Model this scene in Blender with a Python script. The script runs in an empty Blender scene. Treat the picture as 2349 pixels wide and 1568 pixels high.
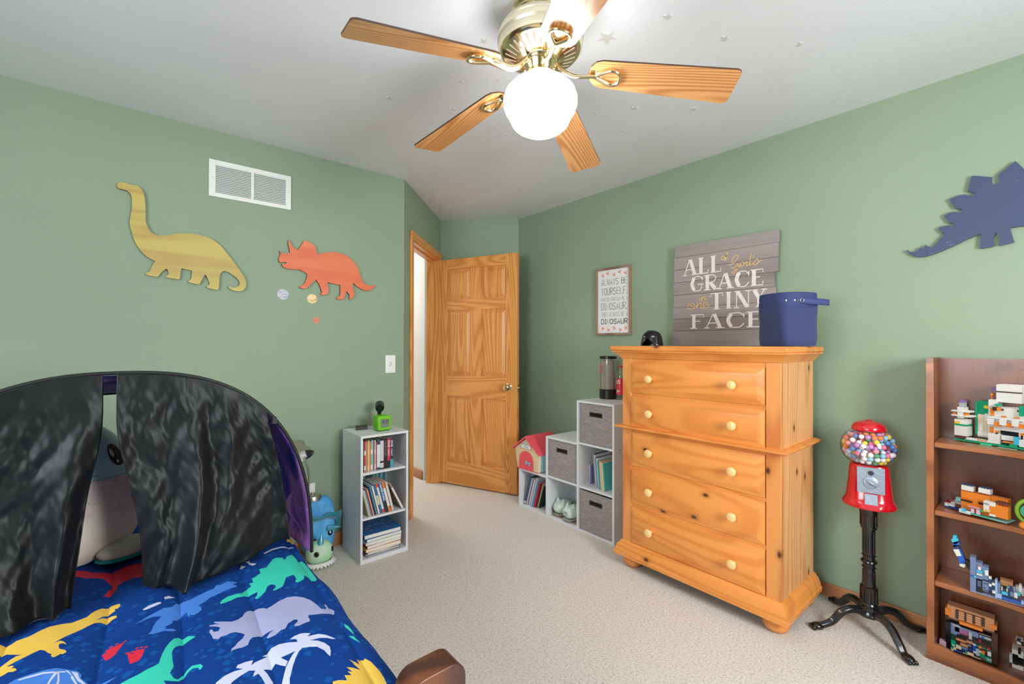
import bpy, bmesh, math, random
from math import sin, cos, pi, radians
from mathutils import Vector, Matrix, noise
from mathutils.geometry import delaunay_2d_cdt
random.seed(7)
SC = bpy.context.scene
COL = SC.collection
# ---------------------------------------------------------------- camera, exposure, world
cam_d = bpy.data.cameras.new('camera'); cam_d.sensor_width = 36.0; cam_d.lens = 36.0*1020.21/2349.0
cam_d.clip_start = 0.02
cam = bpy.data.objects.new('camera', cam_d); COL.objects.link(cam)
_yaw, _pit, _rol = 0.6967, 0.0053, 0.0018
_F = Vector((sin(_yaw)*cos(_pit), cos(_yaw)*cos(_pit), sin(_pit)))
_Rr = Vector((cos(_yaw), -sin(_yaw), 0)); _U = _Rr.cross(_F)
_X = _Rr*cos(_rol)+_U*sin(_rol); _Y = -_Rr*sin(_rol)+_U*cos(_rol); _Z = -_F
_m = Matrix((_X, _Y, _Z)).transposed().to_4x4(); _m.translation = Vector((0, 0, 1.2771))
cam.matrix_world = _m
SC.camera = cam
SC.view_settings.view_transform = 'Standard'; SC.view_settings.look = 'None'
SC.view_settings.exposure = 0.64; SC.view_settings.gamma = 1.0; SC.view_settings.use_curve_mapping = False
wd = bpy.data.worlds.new('world'); SC.world = wd; wd.use_nodes = True
wd.node_tree.nodes['Background'].inputs[0].default_value = (0.9, 0.95, 1, 1)
wd.node_tree.nodes['Background'].inputs[1].default_value = 0.6
SC.cycles.use_denoising = True
SC.cycles.max_bounces = 8; SC.cycles.diffuse_bounces = 5; SC.cycles.transparent_max_bounces = 12
SC.cycles.sample_clamp_indirect = 4.0
def area(name, loc, target, sx, sy, power, col=(1, 1, 1)):
    l = bpy.data.lights.new(name, 'AREA'); l.shape = 'RECTANGLE'; l.size = sx; l.size_y = sy; l.energy = power; l.color = col
    o = bpy.data.objects.new(name, l); COL.objects.link(o); o.location = loc
    d = Vector(target)-Vector(loc); o.rotation_euler = d.to_track_quat('-Z', 'Y').to_euler(); return o
area('daylight_back_window', (1.2, -1.27, 1.5), (1.35, 1.5, 0.7), 0.75, 0.9, 42, (0.95, 0.985, 1.0))
area('side_fill_light', (-1.67, 0.6, 1.5), (0.8, 0.9, 0.8), 1.5, 1.15, 36, (0.92, 0.97, 1.0))  # ambient fill light, added; the side window around it is made up
area('hall_ceiling_lamp', (1.45, 4.6, 2.38), (1.45, 4.6, 0), 0.8, 0.8, 22, (1, 0.99, 0.98))
LAMP_STRENGTH = 10.5
# ---------------------------------------------------------------- materials
def lin(c):
    return tuple(((x/255.)/12.92 if x/255. <= 0.04045 else (((x/255.)+0.055)/1.055)**2.4) for x in c)
MATS = {}
class NT:
    def __init__(s, name):
        s.m = bpy.data.materials.new(name); s.m.use_nodes = True; s.t = s.m.node_tree; s.n = s.t.nodes
        s.b = s.n['Principled BSDF']
    def add(s, typ, **k):
        n = s.n.new(typ)
        for a, v in k.items():
            if a.startswith('i_'):
                key = a[2:]; key = int(key) if key.isdigit() else key
                n.inputs[key].default_value = v
            else: setattr(n, a, v)
        return n
    def link(s, a, b): s.t.links.new(a, b)
    def coord(s, sc=(1, 1, 1), rot=(0, 0, 0)):
        tc = s.add('ShaderNodeTexCoord'); mp = s.add('ShaderNodeMapping')
        mp.inputs['Scale'].default_value = sc; mp.inputs['Rotation'].default_value = rot
        s.link(tc.outputs['Object'], mp.inputs['Vector']); return mp.outputs['Vector']
    def noise(s, vec, scale, detail=2, rough=0.5, dist=0):
        n = s.add('ShaderNodeTexNoise'); n.inputs['Scale'].default_value = scale; n.inputs['Detail'].default_value = detail
        n.inputs['Roughness'].default_value = rough; n.inputs['Distortion'].default_value = dist
        s.link(vec, n.inputs['Vector']); return n.outputs['Fac']
    def math(s, op, a, b=0.0):
        n = s.add('ShaderNodeMath', operation=op)
        for i, x in enumerate((a, b)):
            if isinstance(x, (int, float)): n.inputs[i].default_value = x
            else: s.link(x, n.inputs[i])
        return n.outputs[0]
    def ramp(s, fac, stops):
        n = s.add('ShaderNodeValToRGB'); cr = n.color_ramp
        while len(cr.elements) < len(stops): cr.elements.new(0.5)
        for e, (p, c) in zip(cr.elements, stops): e.position = p; e.color = (*c, 1)
        s.link(fac, n.inputs['Fac']); return n.outputs['Color']
    def mix(s, fac, a, b, mode='MIX'):
        n = s.add('ShaderNodeMix', data_type='RGBA', blend_type=mode)
        for i, x in ((0, fac), (6, a), (7, b)):
            if isinstance(x, (int, float)): n.inputs[i].default_value = x
            elif isinstance(x, tuple): n.inputs[i].default_value = (*x, 1)
            else: s.link(x, n.inputs[i])
        return n.outputs[2]
    def bump(s, h, strength, dist=0.01):
        n = s.add('ShaderNodeBump'); n.inputs['Strength'].default_value = strength; n.inputs['Distance'].default_value = dist
        s.link(h, n.inputs['Height']); s.link(n.outputs['Normal'], s.b.inputs['Normal'])
def pm(name, rgb, rough=0.5, metal=0.0, var=0.0, vs=8, bump=0.0, bs=80, emit=0.0, spec=None, coat=0.0, sheen=0.0):
    if name in MATS: return MATS[name]
    t = NT(name); c = lin(rgb)
    t.b.inputs['Roughness'].default_value = rough; t.b.inputs['Metallic'].default_value = metal
    if spec is not None: t.b.inputs['Specular IOR Level'].default_value = spec
    if coat: t.b.inputs['Coat Weight'].default_value = coat; t.b.inputs['Coat Roughness'].default_value = 0.1
    if sheen: t.b.inputs['Sheen Weight'].default_value = sheen
    v = t.coord()
    nz = t.noise(v, vs, 3)
    vv = max(var, 0.03)
    col = t.ramp(nz, [(0.25, tuple(x*(1-vv) for x in c)), (0.75, tuple(min(1, x*(1+vv)) for x in c))])
    t.link(col, t.b.inputs['Base Color'])
    if bump: t.bump(t.noise(v, bs, 3), bump, 0.004)
    if emit:
        t.b.inputs['Emission Color'].default_value = (*c, 1); t.b.inputs['Emission Strength'].default_value = emit
    MATS[name] = t.m; return t.m
def wood(name, c1, c2, axis='z', sc=1.0, rings=9.0, knots=False, rough=0.4, fiber=0.5, knotcol=(95, 45, 18), streak=0.10, coat=0.15, bmp=0.15, low=1.6, sharp=2.6, flat=None, kthr=0.5, kscale=6.0, blot=0.12):
    """stretched contour-line grain along one axis"""
    if name in MATS: return MATS[name]
    t = NT(name); st = {'x': (streak, 1, 1), 'y': (1, streak, 1), 'z': (1, 1, streak)}[axis]
    a, b = lin(c1), lin(c2)
    v = t.coord(tuple(sc*x for x in st))
    field = t.noise(v, low, 2, 0.45, 0.3)
    s1 = t.math('SINE', t.math('MULTIPLY', field, rings*6.283))
    s1 = t.math('POWER', t.math('ADD', t.math('MULTIPLY', s1, 0.5), 0.5), sharp)
    v2 = t.coord(tuple(sc*x for x in {'x': (streak*0.3, 1, 1), 'y': (1, streak*0.3, 1), 'z': (1, 1, streak*0.3)}[axis]))
    fb = t.noise(v2, 90, 3, 0.6)
    f = t.math('ADD', t.math('MULTIPLY', s1, 1-fiber), t.math('MULTIPLY', fb, fiber))
    col = t.ramp(f, [(0.20, a), (0.72, b)])
    big = t.noise(v, 0.9, 2)
    col = t.mix(t.math('MULTIPLY', big, blot), col, tuple(x*0.75 for x in b))
    if knots:
        kv = t.coord(tuple(x*sc for x in {'x': (0.6, 1, 1), 'y': (1, 0.6, 1), 'z': (1, 1, 0.6)}[axis]))
        sx = t.add('ShaderNodeSeparateXYZ'); cx = t.add('ShaderNodeCombineXYZ'); t.link(kv, sx.inputs[0])
        a1, a2 = [i for i in range(3) if i != flat][:2]; t.link(sx.outputs[a1], cx.inputs[0]); t.link(sx.outputs[a2], cx.inputs[1])
        vo = t.add('ShaderNodeTexVoronoi', voronoi_dimensions='2D'); vo.inputs['Scale'].default_value = kscale; t.link(cx.outputs[0], vo.inputs['Vector'])
        sep = t.add('ShaderNodeSeparateColor'); t.link(vo.outputs['Color'], sep.inputs[0])
        on = t.math('GREATER_THAN', sep.outputs[0], kthr)
        core = t.ramp(vo.outputs['Distance'], [(0.035, (1, 1, 1)), (0.055, (0.45, 0.45, 0.45)), (0.10, (0.12, 0.12, 0.12)), (0.15, (0, 0, 0))])
        k = t.math('MULTIPLY', core, on)
        col = t.mix(k, col, lin(knotcol))
    t.link(col, t.b.inputs['Base Color'])
    t.b.inputs['Roughness'].default_value = rough; t.b.inputs['Coat Weight'].default_value = coat; t.b.inputs['Coat Roughness'].default_value = 0.2
    t.bump(fb, bmp, 0.002)
    MATS[name] = t.m; return t.m
# ---------------------------------------------------------------- mesh builder
class MB:
    def __init__(s): s.v = []; s.f = []; s.mi = []; s.cm = 0
    def add(s, vs, fs):
        b = len(s.v); s.v += [Vector(x) for x in vs]
        for f in fs: s.f.append([b+i for i in f]); s.mi.append(s.cm)
        return s
    def box(s, x0, x1, y0, y1, z0, z1):
        return s.add([(x0, y0, z0), (x1, y0, z0), (x1, y1, z0), (x0, y1, z0), (x0, y0, z1), (x1, y0, z1), (x1, y1, z1), (x0, y1, z1)],
                     [(0, 3, 2, 1), (4, 5, 6, 7), (0, 1, 5, 4), (1, 2, 6, 5), (2, 3, 7, 6), (3, 0, 4, 7)])
    def prism(s, pts, vec):
        n = len(pts); vec = Vector(vec); a = [Vector(p) for p in pts]
        return s.add(a+[p+vec for p in a], [list(range(n))[::-1], list(range(n, 2*n))]+[(i, (i+1) % n, n+(i+1) % n, n+i) for i in range(n)])
    def lathe(s, prof, c=(0, 0, 0), n=24, M=None, cap=True, sx=1, sy=1):
        vs = []; fs = []; c = Vector(c)
        for r, z in prof:
            for i in range(n):
                a = 2*pi*i/n; p = Vector((r*cos(a)*sx, r*sin(a)*sy, z)); p = (M @ p) if M else p; vs.append(p+c)
        for j in range(len(prof)-1):
            for i in range(n):
                k = (i+1) % n; fs.append((j*n+i, j*n+k, (j+1)*n+k, (j+1)*n+i))
        if cap:
            if prof[0][0] > 1e-5: fs.append(list(range(n))[::-1])
            if prof[-1][0] > 1e-5: fs.append([(len(prof)-1)*n+i for i in range(n)])
        return s.add(vs, fs)
    def cyl(s, p0, p1, r0, r1=None, n=16):
        p0, p1 = Vector(p0), Vector(p1); d = p1-p0; r1 = r0 if r1 is None else r1
        M = d.to_track_quat('Z', 'Y').to_matrix()
        return s.lathe([(r0, 0), (r1, d.length)], p0, n, M)
    def tube(s, pts, r, n=8, closed=False, flat=1.0):
        pts = [Vector(p) for p in pts]; m = len(pts); rs = r if isinstance(r, (list, tuple)) else [r]*m
        vs = []; up = None
        for i, p in enumerate(pts):
            if closed: t = pts[(i+1) % m]-pts[i-1]
            else: t = pts[min(i+1, m-1)]-pts[max(i-1, 0)]
            t.normalize()
            if up is None: up = t.orthogonal().normalized()
            up = (up-t*up.dot(t)).normalized(); w = t.cross(up)
            for k in range(n):
                a = 2*pi*k/n; vs.append(p+rs[i]*(cos(a)*up+sin(a)*w*flat))
        fs = []
        for i in range(m if closed else m-1):
            j = (i+1) % m
            for k in range(n): fs.append((i*n+k, i*n+(k+1) % n, j*n+(k+1) % n, j*n+k))
        if not closed: fs += [list(range(n))[::-1], [(m-1)*n+k for k in range(n)]]
        return s.add(vs, fs)
    def ball(s, c, rx, ry=None, rz=None, nu=20, nv=12, e=1.0, M=None):
        ry = rx if ry is None else ry; rz = rx if rz is None else rz
        sg = lambda x: math.copysign(abs(x)**e, x); c = Vector(c); vs = []; fs = []
        for j in range(nv+1):
            ph = -pi/2+pi*j/nv
            for i in range(nu):
                th = 2*pi*i/nu
                p = Vector((rx*sg(cos(th))*sg(cos(ph)), ry*sg(sin(th))*sg(cos(ph)), rz*sg(sin(ph))))
                vs.append(((M @ p) if M else p)+c)
        for j in range(nv):
            for i in range(nu):
                k = (i+1) % nu; fs.append((j*nu+i, j*nu+k, (j+1)*nu+k, (j+1)*nu+i))
        return s.add(vs, fs)
    def grid(s, fn, nu, nv):
        vs = [fn(i/nu, j/nv) for j in range(nv+1) for i in range(nu+1)]
        fs = [(j*(nu+1)+i, j*(nu+1)+i+1, (j+1)*(nu+1)+i+1, (j+1)*(nu+1)+i) for j in range(nv) for i in range(nu)]
        return s.add(vs, fs)
    def raised(s, f, u0, u1, v0, v1, base, lip, top, inset, flat=0.0):
        """raised panel: f(u,v,w); w=base back, lip = height of the outer edge, top = face height"""
        i2 = inset+flat
        R = [(u0, u1, v0, v1, base), (u0, u1, v0, v1, lip)]
        if flat: R.append((u0+flat, u1-flat, v0+flat, v1-flat, lip))
        R.append((u0+i2, u1-i2, v0+i2, v1-i2, top))
        vs = []
        for a, b, c, d, w in R: vs += [f(a, c, w), f(b, c, w), f(b, d, w), f(a, d, w)]
        fs = [(0, 3, 2, 1)]; n = len(R)
        for k in range(n-1):
            for i in range(4): j = (i+1) % 4; fs.append((4*k+i, 4*k+j, 4*k+4+j, 4*k+4+i))
        fs.append([4*(n-1)+i for i in range(4)])
        return s.add(vs, fs)
    def ribbon(s, pls, w, f, h=0.0):
        """flat pen strokes: polylines in (u,v), width w, mapped by f(u,v)"""
        for pl in pls:
            ww = w
            if isinstance(pl, tuple): ww, pl = pl[0]*w, pl[1]
            P = [Vector((a, b)) for a, b in pl]
            L = []; R = []
            for i, p in enumerate(P):
                t = (P[min(i+1, len(P)-1)]-P[max(i-1, 0)])
                if t.length < 1e-9: t = Vector((1, 0))
                t.normalize(); nn = Vector((-t.y, t.x))
                ex = min(abs(ww)*0.35, 0.0012); e = t*(ex if i == len(P)-1 else (-ex if i == 0 else 0))
                L.append(p+e+nn*ww/2); R.append(p+e-nn*ww/2)
            vs = [f(a.x, a.y) for a in L]+[f(a.x, a.y) for a in R]; n = len(P)
            o = f(P[0].x, P[0].y); nm = (f(P[0].x+0.001, P[0].y)-o).cross(f(P[0].x, P[0].y+0.001)-o).normalized(); s.rk = getattr(s, 'rk', 0)+1; vs = [v+nm*(s.rk % 40)*8e-6 for v in vs]
            s.add(vs, [(i, i+1, n+i+1, n+i) for i in range(n-1)])
        return s
WL = {}
def mkobj(name, mb, mats, off, smooth, bev):
    me = bpy.data.meshes.new(name)
    me.from_pydata([v-off for v in mb.v], [], mb.f)
    for m in (mats if isinstance(mats, (list, tuple)) else [mats]): me.materials.append(m)
    if any(mb.mi): me.polygons.foreach_set('material_index', mb.mi)
    bm = bmesh.new(); bm.from_mesh(me); bmesh.ops.recalc_face_normals(bm, faces=bm.faces)
    bm.to_mesh(me); bm.free()
    if smooth:
        me.polygons.foreach_set('use_smooth', [True]*len(me.polygons))
        me.set_sharp_from_angle(angle=radians(smooth if smooth > 1 else 38))
    o = bpy.data.objects.new(name, me); COL.objects.link(o)
    if bev:
        b = o.modifiers.new('bevel', 'BEVEL'); b.width = bev; b.segments = 2; b.limit_method = 'ANGLE'; b.angle_limit = radians(40)
        me.polygons.foreach_set('use_smooth', [True]*len(me.polygons)); me.set_sharp_from_angle(angle=radians(50))
        b.harden_normals = False
    return o
def tag(o, label, cat, group=None):
    o['label'] = label; o['category'] = cat
    if group: o['group'] = group
    return o
def thing(name, label, cat, loc, group=None, rz=0.0):
    o = bpy.data.objects.new(name, None); COL.objects.link(o); o.empty_display_size = 0.05
    o.location = loc; o.rotation_euler = (0, 0, rz); WL[o.name] = Vector(loc)
    return tag(o, label, cat, group)
def part(name, mb, mat, parent, smooth=0, bev=0, local=False, label=None):
    off = Vector((0, 0, 0)) if local else WL[parent.name]
    o = mkobj(name, mb, mat, off, smooth, bev); o.parent = parent; WL[o.name] = off
    if label: o['label'] = label
    return o
def solo(name, mb, mat, label, cat, group=None, smooth=0, bev=0):
    xs = [v.x for v in mb.v]; ys = [v.y for v in mb.v]; zs = [v.z for v in mb.v]
    c = Vector(((min(xs)+max(xs))/2, (min(ys)+max(ys))/2, min(zs)))
    o = mkobj(name, mb, mat, c, smooth, bev); o.location = c; WL[o.name] = c
    return tag(o, label, cat, group)
def struct(name, mb, mat, smooth=0, bev=0, parent=None):
    o = mkobj(name, mb, mat, Vector((0, 0, 0)) if parent is None else WL[parent.name], smooth, bev)
    if parent: o.parent = parent; WL[o.name] = WL[parent.name]
    else: o['kind'] = 'structure'; WL[o.name] = Vector((0, 0, 0))
    return o
def dec(s): return [tuple(int(q)/1000. for q in p.split(',')) for p in s.split()]
def catmull(P, n=5):
    if len(P) < 3: return P
    out = []
    for i in range(len(P)-1):
        p0, p1, p2, p3 = P[max(i-1, 0)], P[i], P[i+1], P[min(i+2, len(P)-1)]
        for k in range(n):
            t = k/n
            out.append(tuple(0.5*((2*p1[d])+(-p0[d]+p2[d])*t+(2*p0[d]-5*p1[d]+4*p2[d]-p3[d])*t*t+(-p0[d]+3*p1[d]-3*p2[d]+p3[d])*t**3) for d in range(len(p1))))
    out.append(P[-1]); return out
# pen-stroke letters on a 1 x 1 cell ('~' marks a curved stroke)
FONT = {'A': '0,0 .5,1 1,0|.2,.36 .8,.36', 'B': '0,0 0,1|~0,1 .8,.95 .85,.6 0,.53|~0,.53 .95,.45 .95,.05 0,0', 'C': '~1,.82 .75,1 .3,.98 0,.5 .3,.02 .75,0 1,.18',
 'D': '0,0 0,1|~0,1 .7,.95 1,.5 .7,.05 0,0', 'E': '1,1 0,1 0,0 1,0|0,.52 .8,.52', 'F': '1,1 0,1 0,0|0,.52 .8,.52', 'G': '~1,.82 .75,1 .3,.98 0,.5 .3,.02 .75,0 1,.2|1,.2 1,.48 .6,.48',
 'H': '0,0 0,1|1,0 1,1|0,.5 1,.5', 'I': '.5,0 .5,1|.15,0 .85,0|.15,1 .85,1', 'K': '0,0 0,1|1,1 0,.45 1,0', 'L': '0,1 0,0 1,0', 'M': '0,0 0,1 .5,.4 1,1 1,0', 'N': '0,0 0,1 1,0 1,1',
 'O': '~.5,1 .1,.85 0,.5 .1,.15 .5,0 .9,.15 1,.5 .9,.85 .5,1', 'P': '0,0 0,1|~0,1 .9,.95 .9,.55 0,.48', 'R': '0,0 0,1|~0,1 .9,.95 .9,.55 0,.48|.4,.48 1,0', 'S': '~1,.85 .6,1 .1,.9 .1,.6 .8,.45 1,.2 .6,0 .2,.02 0,.18',
 'T': '0,1 1,1|.5,1 .5,0', 'U': '~0,1 0,.4 .15,.05 .5,0 .85,.05 1,.4 1,1', 'W': '0,1 .25,0 .5,.8 .75,0 1,1', 'V': '0,1 .5,0 1,1', 'Y': '0,1 .5,.5 1,1|.5,.5 .5,0', ',': '.5,.12 .25,-.12',
 "'": '.5,1 .4,.75', '9': '~.9,.7 .5,.45 .1,.7 .5,1 .9,.7|.9,.7 .8,0', '2': '~0,.8 .4,1 .9,.8 .6,.4 0,0|0,0 1,0', '1': '.5,0 .5,1', ':': '.5,.25 .5,.32|.5,.65 .5,.72', 'Z': '0,1 1,1 0,0 1,0', 'X': '0,0 1,1|0,1 1,0', 'J': '~.8,1 .8,.3 .5,0 .1,.2'}
def strokes(ch):
    out = []
    for p in FONT.get(ch, '').split('|'):
        if not p: continue
        c = p[0] == '~'; P = [tuple(float(q) for q in a.split(',')) for a in p.lstrip('~').split()]
        out.append(catmull(P, 4) if c else P)
    return out
NARROW = {'I': .45, ' ': .7, ',': .35, "'": .3, '1': .4, ':': .3}
def text(mb, s, f, u0, u1, v0, v1, pen, gap=0.35):
    """writes s into the box u0..u1 / v0..v1 of the surface f(u,v)"""
    ws = [NARROW.get(c, 1.0) for c in s]; tot = sum(ws)+gap*(len(s)-1); k = (u1-u0)/tot; u = u0
    for c, w in zip(s, ws):
        mb.ribbon([[(u+a*w*k, v0+b*(v1-v0)) for a, b in st] for st in strokes(c)], pen, f)
        u += (w+gap)*k
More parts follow.
